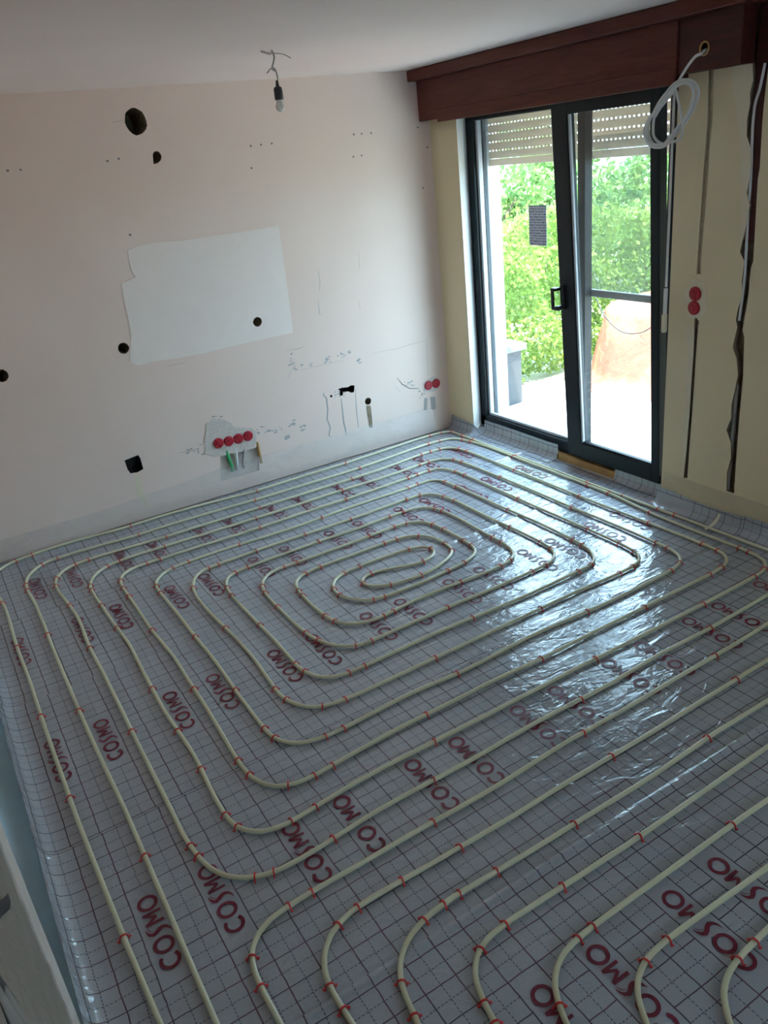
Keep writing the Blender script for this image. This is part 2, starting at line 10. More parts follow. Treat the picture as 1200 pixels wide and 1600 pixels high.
CLIPS = [[0,20,1930,92],[0,6,2650,90],[0,5,3250,89],[0,6,3930,90],[0,10,4489,94],[0,155,5028,18],[0,254,5046,6],[0,872,5031,1],[0,1749,4975,-2],[0,2469,4981,1],[0,3248,5015,-3],[0,3347,5002,-14],[0,3423,4956,-76],[0,3425,4817,-90],[0,3425,4677,-90],[0,3425,4177,-90],[0,3425,3477,-90],[0,3425,3177,-90],[0,3425,2907,-90],[0,3425,2787,-90],[0,2628,1917,-180],[0,1848,1908,179],[0,1128,1899,180],[0,709,1883,-174],[0,490,1879,169],[0,433,1897,155],[0,310,2089,99],[0,303,2149,95],[0,304,2889,89],[0,307,3669,89],[0,314,4188,94],[0,297,4488,87],[0,318,4585,67],[0,447,4699,15],[0,527,4709,3],[0,1006,4685,-1],[0,1646,4680,0],[0,2346,4670,0],[0,2964,4711,1],[0,3044,4709,-4],[0,3123,4701,-11],[0,3227,4596,-75],[0,3240,4517,-85],[0,3242,3977,-90],[0,3239,3357,-90],[0,3246,2817,-88],[0,3250,2457,-91],[0,3244,2358,-99],[0,3112,2231,-171],[0,3012,2224,-178],[0,2552,2219,-179],[0,1912,2214,179],[0,1312,2217,-180],[0,873,2194,-175],[0,793,2189,-179],[0,695,2204,158],[0,599,2344,99],[0,594,2444,90],[0,611,3003,90],[0,605,3623,92],[0,605,4063,90],[0,605,4183,89],[0,616,4282,76],[0,799,4396,1],[0,879,4396,-1],[0,1519,4380,0],[0,2138,4379,0],[0,2638,4393,3],[0,2718,4397,3],[0,2818,4400,-4],[0,2944,4250,-83],[0,2950,4150,-89],[0,2946,3590,-90],[0,2948,2990,-90],[0,2945,2750,-93],[0,2931,2631,-105],[0,2803,2526,-172],[0,2703,2520,-179],[0,2183,2524,-179],[0,1563,2513,-179],[0,1103,2512,175],[0,1006,2532,157],[0,905,2671,103],[0,897,2770,89],[0,908,3390,93],[0,920,3908,75],[0,1068,4073,8],[0,1128,4078,4],[0,1368,4089,1],[0,1688,4083,-2],[0,2008,4078,0],[0,2427,4088,0],[0,2527,4080,-14],[0,2631,3949,-78],[0,2644,3850,-86],[0,2648,3310,-88],[0,2648,3050,-93],[0,2636,2951,-105],[0,2492,2834,-172],[0,2392,2827,-177],[0,1853,2825,-180],[0,1413,2817,178],[0,1335,2832,157],[0,1219,2986,106],[0,1202,3084,96],[0,1197,3404,89],[0,1207,3583,82],[0,1225,3661,69],[0,1410,3783,1],[0,1490,3782,-1],[0,1970,3787,2],[0,2149,3791,-2],[0,2229,3781,-15],[0,2339,3656,-78],[0,2350,3556,-87],[0,2348,3357,-94],[0,2340,3277,-100],[0,2190,3143,-169],[0,2071,3128,-174],[0,1671,3122,173],[0,1613,3135,158],[0,1502,3290,98],[0,1508,3369,73],[0,1633,3484,13],[0,1733,3495,3],[0,2052,3481,-11],[0,2151,3402,-85],[0,2029,3302,-180],[0,1741,3377,-178],[0,1658,3313,-93],[0,1760,3207,-17],[0,1938,3185,0],[0,2224,3303,59],[0,2247,3398,88],[0,2191,3584,134],[0,2066,3639,174],[0,1986,3643,179],[0,1566,3641,-178],[0,1468,3630,-163],[0,1356,3481,-99],[0,1349,3421,-95],[0,1348,3161,-84],[0,1362,3083,-72],[0,1570,2965,3],[0,1629,2972,7],[0,2049,2983,-3],[0,2308,2983,6],[0,2386,2998,20],[0,2489,3196,87],[0,2492,3276,89],[0,2492,3775,100],[0,2478,3833,108],[0,2306,3935,177],[0,2206,3936,-179],[0,1707,3934,180],[0,1247,3926,-175],[0,1168,3914,-163],[0,1067,3779,-101],[0,1055,3680,-93],[0,1055,3300,-90],[0,1049,2880,-89],[0,1057,2801,-77],[0,1207,2667,-5],[0,1287,2666,1],[0,1887,2669,-2],[0,2567,2671,2],[0,2666,2680,17],[0,2790,2869,82],[0,2796,2949,87],[0,2796,3508,92],[0,2788,4028,91],[0,2782,4148,98],[0,2620,4246,-176],[0,2540,4240,-177],[0,1881,4230,-176],[0,1322,4238,178],[0,1002,4237,-177],[0,903,4225,-166],[0,761,4074,-101],[0,756,3975,-90],[0,759,3415,-89],[0,755,2875,-91],[0,753,2555,-88],[0,763,2476,-74],[0,928,2356,-6],[0,1008,2354,1],[0,1568,2358,-2],[0,2327,2362,-3],[0,2906,2373,6],[0,3003,2396,28],[0,3085,2545,84],[0,3089,2625,88],[0,3091,3265,90],[0,3093,3945,91],[0,3082,4365,95],[0,3069,4444,108],[0,2916,4546,178],[0,2836,4543,-177],[0,2196,4536,179],[0,1556,4533,179],[0,956,4552,177],[0,677,4550,-172],[0,600,4530,-156],[0,460,4347,-102],[0,453,4288,-92],[0,458,4068,-88],[0,466,3768,-87],[0,460,3128,-92],[0,460,2768,-88],[0,461,2489,-93],[0,452,2209,-87],[0,466,2131,-68],[0,627,2039,1],[0,726,2047,6],[0,1246,2065,0],[0,2086,2067,-1],[0,2766,2064,0],[0,3146,2072,3],[0,3244,2087,20],[0,3342,2245,85],[0,3345,2305,89],[0,3356,2905,85],[0,3395,3263,87],[0,3396,3443,90],[0,3399,4183,89],[0,3387,4662,98],[0,3372,4741,105],[0,3232,4856,172],[0,3132,4864,179],[0,2494,4817,-178],[0,1674,4826,178],[0,875,4848,-180],[0,376,4872,-176],[0,280,4847,-150],[0,157,4630,-96],[0,153,4550,-90],[0,157,3950,-91],[0,152,3180,-90],[0,161,2200,-90],[1,299,1540,88],[1,314,1638,68],[1,475,1732,4],[1,555,1736,2],[1,1015,1741,0],[1,1715,1759,0],[1,2475,1770,1],[1,455,1350,-89],[1,457,1430,-96],[1,566,1585,-157],[1,643,1603,-174],[1,803,1605,179],[1,1023,1601,180],[1,1703,1605,180],[1,2403,1617,-179],[1,600,1227,80],[1,622,1324,69],[1,779,1449,13],[1,858,1459,3],[1,918,1461,0],[1,1058,1458,-2],[1,1378,1454,0],[1,2038,1463,2],[1,759,1091,-99],[1,770,1150,-103],[1,855,1278,-153],[1,962,1299,-178],[1,1182,1298,179],[1,1502,1295,-180],[1,923,1032,66],[1,1096,1145,6],[1,1156,1149,3],[1,1766,1155,0],[1,1191,989,-165],[1,1290,1000,-179],[1,1391,853,8],[1,1470,860,4]]
CHASE_BIG = [[2.58,2.55],[2.6,2.421],[2.624,2.376],[2.65,2.348],[2.637,2.306],[2.572,2.267],[2.569,2.237],[2.561,2.191],[2.573,2.141],[2.568,2.097],[2.578,2.031],[2.572,1.964],[2.544,1.909],[2.536,1.827],[2.541,1.781],[2.549,1.72],[2.527,1.67],[2.533,1.627],[2.543,1.55],[2.558,1.482],[2.562,1.455],[2.534,1.415],[2.539,1.318],[2.529,1.249],[2.549,1.188],[2.555,1.131],[2.544,1.097],[2.559,1.012],[2.56,0.989],[2.534,0.94],[2.519,0.856],[2.53,0.774],[2.542,0.696],[2.539,0.62],[2.561,0.552],[2.528,0.488],[2.521,0.404],[2.537,0.318],[2.532,0.211],[2.484,0.211],[2.488,0.387],[2.49,0.582],[2.49,0.669],[2.488,0.845],[2.494,0.949],[2.5,1.054],[2.514,1.085],[2.508,1.136],[2.497,1.245],[2.496,1.384],[2.486,1.417],[2.493,1.627],[2.498,1.78],[2.493,1.826],[2.497,1.959],[2.499,2.016],[2.499,2.075],[2.503,2.261],[2.47,2.55]]
CHASE_TOP = [[2.803,2.264],[2.798,2.152],[2.793,2.043],[2.796,1.932],[2.8,1.789],[2.802,1.611],[2.804,1.48],[2.806,1.339],[2.779,1.34],[2.78,1.412],[2.781,1.481],[2.776,1.612],[2.77,1.788],[2.77,1.93],[2.764,2.04],[2.767,2.122],[2.774,2.26]]
CHASE_LOW = [[2.802,1.104],[2.798,1.038],[2.796,0.901],[2.799,0.76],[2.8,0.579],[2.805,0.39],[2.815,0.205],[2.789,0.212],[2.788,0.394],[2.783,0.582],[2.78,0.728],[2.78,0.903],[2.776,1.074],[2.77,1.101],[2.795,1.118]]
CHASE_LOW_FILL = [[2.849,1.072],[2.833,0.895],[2.832,0.682],[2.831,0.459],[2.833,0.199],[2.815,0.205],[2.805,0.39],[2.8,0.579],[2.799,0.76],[2.796,0.901],[2.8,1.071]]
FILLER = [[2.672,2.258],[2.657,2.163],[2.64,2.083],[2.612,2.001],[2.596,1.893],[2.576,1.754],[2.566,1.641],[2.563,1.497],[2.543,1.55],[2.533,1.627],[2.527,1.67],[2.549,1.72],[2.541,1.781],[2.536,1.827],[2.544,1.909],[2.572,1.964],[2.578,2.031],[2.568,2.097],[2.573,2.141],[2.561,2.191],[2.569,2.237],[2.579,2.268],[2.617,2.301],[2.637,2.304],[2.64,2.269]]
PATCH = [[1.265,1.69],[1.322,1.705],[1.421,1.71],[1.491,1.708],[1.632,1.7],[1.758,1.702],[1.865,1.702],[1.973,1.7],[2.085,1.702],[2.267,1.702],[2.267,1.532],[2.264,1.304],[2.257,1.005],[2.004,1.004],[1.818,1.003],[1.615,0.997],[1.42,1.001],[1.264,1.013],[1.17,1.007],[1.132,1.041],[1.136,1.081],[1.155,1.137],[1.173,1.194],[1.178,1.281],[1.179,1.388],[1.183,1.512],[1.224,1.519],[1.281,1.532],[1.264,1.565],[1.262,1.64]]
SOCK_FILL = [[1.529,0.532],[1.585,0.54],[1.649,0.533],[1.698,0.498],[1.718,0.456],[1.781,0.439],[1.837,0.425],[1.864,0.39],[1.86,0.315],[1.829,0.28],[1.713,0.279],[1.599,0.282],[1.52,0.304],[1.479,0.334],[1.493,0.377],[1.487,0.415],[1.517,0.476]]
SOCK_OPEN = [[1.582,0.287],[1.61,0.288],[1.712,0.274],[1.838,0.273],[1.87,0.288],[1.842,0.102],[1.55,0.105]]
SLOT = [[2.545,0.535],[2.578,0.539],[2.629,0.531],[2.656,0.539],[2.684,0.532],[2.68,0.504],[2.672,0.482],[2.649,0.484],[2.625,0.501],[2.586,0.502],[2.577,0.481],[2.554,0.483],[2.55,0.505],[2.562,0.519]]
BOX = [[0.95,0.43],[1.043,0.442],[1.052,0.42],[1.055,0.341],[1.012,0.329],[0.968,0.335],[0.956,0.365]]
HOLE_D = [[1.534,2.192],[1.542,2.205],[1.558,2.211],[1.574,2.206],[1.583,2.191],[1.584,2.175],[1.574,2.158],[1.555,2.146],[1.528,2.142],[1.53,2.159]]
HOLES = {"big":[1.474,2.374,0.066],"h3":[2.012,1.124,0.032],"h4":[1.11,1.13,0.034],"h5":[0.394,1.115,0.036],"h6":[2.783,0.387,0.027],"s1":[2.484,0.497,0.01]}
DOTS = [[0.723,2.184],[0.789,2.184],[1.266,2.182],[1.334,2.19],[2.161,2.189],[2.231,2.19],[2.302,2.192],[2.142,2.062],[2.905,2.197],[2.964,2.197],[3.039,2.195],[2.882,2.062],[2.947,2.065],[3.418,2.202],[3.486,2.071],[3.423,1.809],[1.301,1.774],[1.423,1.494],[1.277,1.241],[1.574,1.181]]
LINES = {"a":[[2.435,0.538],[2.422,0.522],[2.444,0.492],[2.442,0.406],[2.426,0.336],[2.443,0.268],[2.424,0.213],[2.442,0.188]],"b":[[2.562,0.464],[2.561,0.377],[2.558,0.278],[2.566,0.216],[2.565,0.176]],"c":[[2.687,0.503],[2.677,0.348],[2.675,0.208]],"d":[[1.549,1.184],[1.894,1.184]],"e":[[1.33,1.187],[1.379,1.182]],"f":[[2.275,0.738],[2.428,0.737],[2.638,0.734]],"g":[[2.855,0.736],[3.078,0.724],[3.223,0.733],[3.358,0.736]],"i":[[1.343,2.38],[1.403,2.385]],"j":[[1.462,2.447],[1.508,2.471]],"k":[[1.356,0.964],[1.476,0.964]],"l":[[2.093,1.521],[2.115,1.542],[2.128,1.564]],"m":[[1.308,0.382],[1.397,0.375],[1.452,0.379]],"n":[[2.215,0.765],[2.17,0.706]],"o":[[2.481,1.182],[2.478,1.094],[2.491,1.083]],"p":[[2.797,1.127],[2.805,1.067]],"q":[[2.84,1.45],[2.837,1.342]],"r":[[2.513,1.392],[2.515,1.306],[2.5,1.244]],"s":[[2.182,0.894],[2.28,0.887],[2.331,0.895]],"t":[[3.053,0.508],[3.093,0.449],[3.158,0.399],[3.245,0.379]],"u":[[3.069,0.394],[3.034,0.438]],"v":[[3.346,0.733],[3.34,0.546],[3.337,0.455]]}
SMUDGE = [[2.306,0.768,0.16,0.05],[2.536,0.765,0.14,0.04],[2.644,0.775,0.1,0.035],[2.215,0.824,0.05,0.1],[1.396,0.371,0.1,0.04],[1.908,0.388,0.09,0.05],[2.012,0.36,0.1,0.04],[2.741,0.698,0.04,0.05],[2.142,0.384,0.06,0.05],[2.551,0.501,0.09,0.06],[3.162,0.434,0.11,0.05],[3.271,0.332,0.08,0.06],[1.591,0.548,0.12,0.04],[2.234,0.322,0.05,0.04],[2.099,0.28,0.05,0.035],[1.487,0.369,0.06,0.08]]
STREAK6 = [[2.762,0.357],[2.8,0.348],[2.801,0.267],[2.796,0.177],[2.768,0.184],[2.763,0.276]]
STREAKB = [[0.987,0.323],[1.015,0.315],[1.022,0.236],[1.021,0.157],[1.045,0.07],[1.0,0.085],[0.98,0.184],[0.979,0.253]]
STREAKS2 = [[[3.285,0.292],[3.315,0.285],[3.299,0.189],[3.269,0.197]],[[3.339,0.29],[3.387,0.278],[3.384,0.174],[3.342,0.184]]]
SOCK_A = [[1.586,0.379],[1.66,0.373],[1.731,0.373],[1.803,0.373]]
SOCK_C = [[3.33,0.385],[3.403,0.384]]
SOCK_B = [[2.803,1.239],[2.806,1.167]]
CABLE = [[2.725,2.321],[2.763,2.316],[2.806,2.284],[2.846,2.231],[2.866,2.194],[2.916,2.159],[2.968,2.118],[3.009,2.077],[3.027,2.03],[3.013,1.992],[2.976,1.966],[2.914,1.965],[2.87,1.996],[2.82,2.042],[2.783,2.085],[2.754,2.13],[2.742,2.168],[2.758,2.201],[2.799,2.218],[2.845,2.213],[2.895,2.181],[2.946,2.143],[2.986,2.097],[2.996,2.047],[2.982,2.001],[2.929,1.969],[2.876,1.971],[2.803,2.002]]
CABLE_R = [[2.513,2.251],[2.528,2.158],[2.547,2.094],[2.55,2.022],[2.547,1.931],[2.539,1.779],[2.538,1.667],[2.535,1.524],[2.529,1.355],[2.533,1.245],[2.54,1.129]]
CABLE_R2 = [[2.532,0.8],[2.532,0.628],[2.533,0.465],[2.536,0.325],[2.538,0.2]]
NOTICE = [[4.25,1.66],[4.085,1.659],[4.093,1.415],[4.261,1.409]]

# ------------------------------------------------------------------ camera, sky, sun, exposure
random.seed(7)
scn = bpy.context.scene
col = scn.collection
cam_d = bpy.data.cameras.new('camera'); cam = bpy.data.objects.new('camera', cam_d); col.objects.link(cam)
cam_d.sensor_fit = 'AUTO'; cam_d.sensor_width = 36.0; cam_d.lens = 1247.0 * 36.0 / 1600.0
cam_d.clip_start = 0.02; cam_d.clip_end = 200
Rm = CAM
cam.matrix_world = Matrix(((Rm[0][0], -Rm[0][1], -Rm[0][2], 0.0),
                           (Rm[1][0], -Rm[1][1], -Rm[1][2], 0.0),
                           (Rm[2][0], -Rm[2][1], -Rm[2][2], 2.06), (0, 0, 0, 1)))
scn.camera = cam
world = bpy.data.worlds.new('sky'); scn.world = world; world.use_nodes = True
bgn = world.node_tree.nodes['Background']
bgn.inputs[0].default_value = (0.52, 0.76, 1.0, 1); bgn.inputs[1].default_value = 2.05
sun_d = bpy.data.lights.new('sun', 'SUN'); sun_d.energy = 3.0; sun_d.angle = math.radians(0.6); sun_d.color = (1.0, 0.93, 0.80)
sun = bpy.data.objects.new('sun', sun_d); col.objects.link(sun)
sun.location = (0, 0, 12)
sun.rotation_euler = Vector((-0.211, -0.366, 0.906)).to_track_quat('Z', 'Y').to_euler()
scn.view_settings.view_transform = 'Standard'; scn.view_settings.look = 'None'
scn.view_settings.gamma = 1.0; scn.view_settings.use_curve_mapping = False
scn.view_settings.exposure = 2.74
scn.cycles.max_bounces = 10; scn.cycles.diffuse_bounces = 6; scn.cycles.transparent_max_bounces = 12
scn.cycles.sample_clamp_indirect = 6.0

# ------------------------------------------------------------------ helpers
def tag(o, label=None, cat=None, group=None, kind=None):
    if label: o['label'] = label
    if cat: o['category'] = cat
    if group: o['group'] = group
    if kind: o['kind'] = kind
    return o

def link(name, me, mat=None, parent=None):
    o = bpy.data.objects.new(name, me); col.objects.link(o)
    if mat is not None and me is not None and len(me.materials) == 0: me.materials.append(mat)
    if parent is not None: o.parent = parent
    return o

def empty(name, loc=(0, 0, 0)):
    o = bpy.data.objects.new(name, None); o.empty_display_size = 0.1; col.objects.link(o); o.location = loc
    return o

def mk(name, vs, fs, mat=None, parent=None, smooth=False, uv=None, off=None):
    me = bpy.data.meshes.new(name)
    if off is not None: vs = [(v[0]-off[0], v[1]-off[1], v[2]-off[2]) for v in vs]
    me.from_pydata([tuple(v) for v in vs], [], fs)
    if uv is not None:
        l = me.uv_layers.new(name='UVMap'); d = np.zeros(len(me.loops)*2, np.float32)
        idx = np.zeros(len(me.loops), np.int32); me.loops.foreach_get('vertex_index', idx)
        U = np.array(uv, np.float32); d[0::2] = U[idx, 0]; d[1::2] = U[idx, 1]; l.data.foreach_set('uv', d)
    if smooth: me.polygons.foreach_set('use_smooth', [True]*len(me.polygons))
    me.update()
    return link(name, me, mat, parent)

class MB:
    def __init__(s): s.v = []; s.f = []
    def add(s, vs, fs):
        n = len(s.v); s.v += [tuple(v) for v in vs]; s.f += [tuple(i+n for i in f) for f in fs]; return s
    def box(s, x0, x1, y0, y1, z0, z1, M=None):
        vs = [(x, y, z) for z in (z0, z1) for y in (y0, y1) for x in (x0, x1)]
        if M is not None: vs = [tuple(M @ Vector(v)) for v in vs]
        return s.add(vs, [(0, 2, 3, 1), (4, 5, 7, 6), (0, 1, 5, 4), (1, 3, 7, 5), (3, 2, 6, 7), (2, 0, 4, 6)])
    def bbox(s, x0, x1, y0, y1, z0, z1, b=0.003, M=None):
        # box with chamfered edges
        vs = []; cx, cy, cz = (x0+x1)/2, (y0+y1)/2, (z0+z1)/2; hx, hy, hz = (x1-x0)/2, (y1-y0)/2, (z1-z0)/2
        idx = {}
        for sx in (-1, 1):
            for sy in (-1, 1):
                for sz in (-1, 1):
                    for a in range(3):
                        p = [sx*(hx-b), sy*(hy-b), sz*(hz-b)]; p[a] = (sx*hx, sy*hy, sz*hz)[a]
                        idx[(sx, sy, sz, a)] = len(vs); vs.append((cx+p[0], cy+p[1], cz+p[2]))
        fs = []
        for a in range(3):
            o = [i for i in range(3) if i != a]
            for sg in (-1, 1):
                q = []
                for s1, s2 in ((-1, -1), (1, -1), (1, 1), (-1, 1)):
                    k = [0, 0, 0]; k[a] = sg; k[o[0]] = s1; k[o[1]] = s2; q.append(idx[(k[0], k[1], k[2], a)])
                fs.append(tuple(q))
        for a in range(3):
            b1, b2 = [i for i in range(3) if i != a]
            for s1 in (-1, 1):
                for s2 in (-1, 1):
                    q = []
                    for (sa, ax) in ((-1, b1), (1, b1), (1, b2), (-1, b2)):
                        k = [0, 0, 0]; k[a] = sa; k[b1] = s1; k[b2] = s2; q.append(idx[(k[0], k[1], k[2], ax)])
                    fs.append(tuple(q))
        for sx in (-1, 1):
            for sy in (-1, 1):
                for sz in (-1, 1): fs.append(tuple(idx[(sx, sy, sz, a)] for a in range(3)))
        if M is not None: vs = [tuple(M @ Vector(v)) for v in vs]
        return s.add(vs, fs)
    def tube(s, pts, r, n=8, cap=True):
        pts = [Vector(p) for p in pts]; m = len(pts); rr = r if hasattr(r, '__len__') else [r]*m
        up = Vector((0, 0, 1)); prev = None; vs = []; fs = []
        for i, p in enumerate(pts):
            t = (pts[min(i+1, m-1)] - pts[max(i-1, 0)]).normalized()
            if prev is None:
                a = up if abs(t.z) < .9 else Vector((1, 0, 0)); u = t.cross(a).normalized()
            else:
                u = (prev - t*prev.dot(t)); u = u.normalized() if u.length > 1e-6 else t.cross(up).normalized()
            prev = u; w = t.cross(u)
            for k in range(n):
                a = 2*math.pi*k/n; vs.append(p + (u*math.cos(a) + w*math.sin(a))*rr[i])
        for i in range(m-1):
            for k in range(n):
                k2 = (k+1) % n; fs.append((i*n+k, i*n+k2, (i+1)*n+k2, (i+1)*n+k))
        if cap: fs.append(tuple(range(n-1, -1, -1))); fs.append(tuple((m-1)*n+k for k in range(n)))
        return s.add(vs, fs)
    def lathe(s, prof, n=20, M=None):
        # prof: (r, z) pairs, about z
        vs = []; fs = []
        for r, z in prof:
            for k in range(n):
                a = 2*math.pi*k/n; vs.append((r*math.cos(a), r*math.sin(a), z))
        for i in range(len(prof)-1):
            for k in range(n):
                k2 = (k+1) % n; fs.append((i*n+k, i*n+k2, (i+1)*n+k2, (i+1)*n+k))
        fs.append(tuple(range(n-1, -1, -1))); fs.append(tuple((len(prof)-1)*n+k for k in range(n)))
        if M is not None: vs = [tuple(M @ Vector(v)) for v in vs]
        return s.add(vs, fs)
    def prism(s, poly, to3, d0, d1):
        # flat polygon (2D) extruded between depths d0 and d1 through to3(a, b, depth)
        n = len(poly); tris = tessellate_polygon([[Vector((a, b, 0)) for a, b in poly]])
        vs = [to3(a, b, d0) for a, b in poly] + [to3(a, b, d1) for a, b in poly]
        fs = [tuple(t) for t in tris] + [tuple(i+n for i in reversed(t)) for t in tris]
        fs += [(i, (i+1) % n, (i+1) % n+n, i+n) for i in range(n)]
        return s.add(vs, fs)
    def build(s, name, mat, parent=None, smooth=False, off=None):
        o = mk(name, s.v, s.f, mat, parent, smooth, off=off)
        return o

def fixn(o):
    import bmesh
    bm = bmesh.new(); bm.from_mesh(o.data); bmesh.ops.recalc_face_normals(bm, faces=bm.faces[:]); bm.to_mesh(o.data); bm.free(); return o

def smooth_pts(P, sub=4):
    P = [Vector(p) for p in P]; out = []; n = len(P)
    for i in range(n-1):
        a = P[max(i-1, 0)]; b = P[i]; c = P[i+1]; d = P[min(i+2, n-1)]
        for k in range(sub):
            t = k/sub
            out.append(0.5*((2*b) + (c-a)*t + (2*a-5*b+4*c-d)*t*t + (3*b-a-3*c+d)*t**3))
    out.append(P[-1]); return out

# ------------------------------------------------------------------ materials
class G:
    """tiny node-graph helper"""
    def __init__(s, name):
        s.m = bpy.data.materials.new(name); s.m.use_nodes = True; s.t = s.m.node_tree; s.t.nodes.clear()
        s.out = s.t.nodes.new('ShaderNodeOutputMaterial')
    def n(s, typ, **kw):
        x = s.t.nodes.new(typ)
        for k, v in kw.items(): setattr(x, k, v)
        return x
    def put(s, sock, v):
        if hasattr(v, 'links') or hasattr(v, 'is_output'): s.t.links.new(v, sock)
        elif v is not None:
            try: sock.default_value = v
            except Exception: sock.default_value = (v[0], v[1], v[2], 1)
    def math(s, op, a, b=None, c=None, clamp=False):
        x = s.n('ShaderNodeMath', operation=op, use_clamp=clamp); s.put(x.inputs[0], a)
        if b is not None: s.put(x.inputs[1], b)
        if c is not None: s.put(x.inputs[2], c)
        return x.outputs[0]
    def mix(s, fac, a, b):
        x = s.n('ShaderNodeMix', data_type='RGBA'); s.put(x.inputs[0], fac); s.put(x.inputs[6], tuple(a)+(1,) if isinstance(a, tuple) and len(a) == 3 else a)
        s.put(x.inputs[7], tuple(b)+(1,) if isinstance(b, tuple) and len(b) == 3 else b); return x.outputs[2]
    def noise(s, scale, detail=4, rough=.55, vec=None, dist=0.0):
        x = s.n('ShaderNodeTexNoise'); x.inputs['Scale'].default_value = scale; x.inputs['Detail'].default_value = detail
        x.inputs['Roughness'].default_value = rough; x.inputs['Distortion'].default_value = dist
        if vec is not None: s.t.links.new(vec, x.inputs['Vector'])
        return x.outputs[0]
    def coord(s, which='Object', scale=None):
        x = s.n('ShaderNodeTexCoord').outputs[which]
        if scale:
            mp = s.n('ShaderNodeMapping'); s.t.links.new(x, mp.inputs[0]); mp.inputs['Scale'].default_value = scale; return mp.outputs[0]
        return x
    def ramp(s, v, lo, hi):
        x = s.n('ShaderNodeMapRange'); x.interpolation_type = 'SMOOTHSTEP'; s.put(x.inputs[0], v); x.inputs[1].default_value = lo; x.inputs[2].default_value = hi
        return x.outputs[0]
    def bump(s, height, strength=.3, dist=.01, normal=None):
        x = s.n('ShaderNodeBump'); x.inputs['Strength'].default_value = strength; x.inputs['Distance'].default_value = dist
        s.put(x.inputs['Height'], height)
        if normal is not None: s.put(x.inputs['Normal'], normal)
        return x.outputs[0]
    def bsdf(s, color, rough=.6, spec=.4, metal=0.0, normal=None, **kw):
        x = s.n('ShaderNodeBsdfPrincipled'); s.put(x.inputs['Base Color'], tuple(color)+(1,) if isinstance(color, tuple) and len(color) == 3 else color)
        s.put(x.inputs['Roughness'], rough); x.inputs['Specular IOR Level'].default_value = spec; x.inputs['Metallic'].default_value = metal
        if normal is not None: s.put(x.inputs['Normal'], normal)
        for k, v in kw.items(): s.put(x.inputs[k], v)
        return x.outputs[0]
    def done(s, sh): s.t.links.new(sh, s.out.inputs[0]); return s.m

def flat(name, c, rough=.6, spec=.4, var=.06, scale=30, bump=0.0, metal=0.0, bscale=None):
    g = G(name); co = g.coord('Object'); nz = g.noise(scale, 4, .6, co)
    c2 = tuple(max(0, x*(1-var*2)) for x in c); c1 = tuple(min(1, x*(1+var)) for x in c)
    cc = g.mix(nz, c2, c1); nm = g.bump(g.noise(bscale or scale*3, 5, .6, co), .5, bump) if bump else None
    return g.done(g.bsdf(cc, rough, spec, metal, nm))

def plaster(name, c, c2, rough=.75, spec=.25):
    g = G(name); co = g.coord('Object'); big = g.noise(0.9, 3, .5, co); fine = g.noise(55, 4, .6, co); mid = g.noise(7, 5, .65, co)
    a = g.mix(g.ramp(big, .35, .65), c, c2)
    dirt = g.ramp(mid, .60, .80); a = g.mix(g.math('MULTIPLY', dirt, .16), a, tuple(x*.72 for x in c))
    b = g.bump(g.math('ADD', g.math('MULTIPLY', big, 2.0), g.math('ADD', g.math('MULTIPLY', mid, .5), g.math('MULTIPLY', fine, .16))), .5, .004)
    return g.done(g.bsdf(a, rough, spec, 0, b))

M = {}
M['wall_a'] = plaster('off_white_paint', (.82, .665, .575), (.78, .62, .535))
M['wall_b'] = plaster('cream_paint', (.78, .665, .44), (.74, .63, .41))
M['ceiling'] = plaster('ceiling_paint', (.82, .71, .65), (.79, .67, .61))
M['filler'] = flat('white_filler', (.86, .765, .70), .7, .2, .03, 9)
M['filler_cream'] = flat('cream_filler', (.78, .69, .51), .8, .2, .06, 14, .002)
M['groove'] = flat('old_groove_plaster', (.58, .51, .36), .95, .1, .2, 30, .004)
M['mortar'] = flat('grey_mortar', (.66, .585, .52), .9, .1, .14, 40, .004)
M['rubble'] = flat('bare_masonry', (.30, .24, .165), .95, .1, .30, 26, .012, bscale=40)
M['stain'] = flat('grey_stain', (.40, .39, .37), .9, .1, .1, 60)
M['crack'] = flat('dark_crack', (.22, .21, .20), .95, .1, .1, 60)
M['cable'] = flat('pale_cable', (.70, .69, .66), .45, .4, .03, 10)
M['cable_grey'] = flat('grey_cable', (.38, .36, .33), .5, .4, .05, 10)
M['green'] = flat('green_conduit', (.03, .36, .12), .5, .4, .05, 10)
M['red'] = flat('red_plastic', (.42, .014, .03), .35, .5, .05, 20)
M['clip'] = flat('red_clip_plastic', (.62, .028, .028), .35, .5, .05, 20)
M['pipe'] = flat('cream_pipe_plastic', (.65, .635, .435), .30, .5, .03, 12)
M['black'] = flat('black_plastic_and_hole_dark', (.012, .012, .014), .4, .5, .05, 10)  # real plastic parts, and the painted darkness of some wall openings
M['frame'] = flat('dark_blue_green_frame', (.006, .011, .014), .42, .3, .1, 4)
M['bead'] = flat('grey_profile', (.52, .55, .58), .4, .5, .04, 5)
def translucent(name, c, k, rough=.5):
    g = G(name); nz = g.noise(6, 3, .6, g.coord('Object')); cc = g.mix(nz, tuple(x*.95 for x in c), c)
    d = g.bsdf(cc, rough, .4); tr = g.n('ShaderNodeBsdfTranslucent'); g.put(tr.inputs[0], cc)
    mx = g.n('ShaderNodeMixShader'); mx.inputs[0].default_value = k; g.t.links.new(d, mx.inputs[1]); g.t.links.new(tr.outputs[0], mx.inputs[2]); return g.done(mx.outputs[0])
M['shutter'] = translucent('grey_shutter_pvc', (.80, .70, .58), .28)
M['paint_white'] = flat('white_render', (.78, .80, .82), .9, .1, .08, 60, .006)
M['patio'] = flat('pale_paving', (.72, .72, .72), .85, .2, .08, 6, .002)
M['soil'] = flat('dry_soil', (.42, .40, .28), .95, .1, .2, 8, .02)
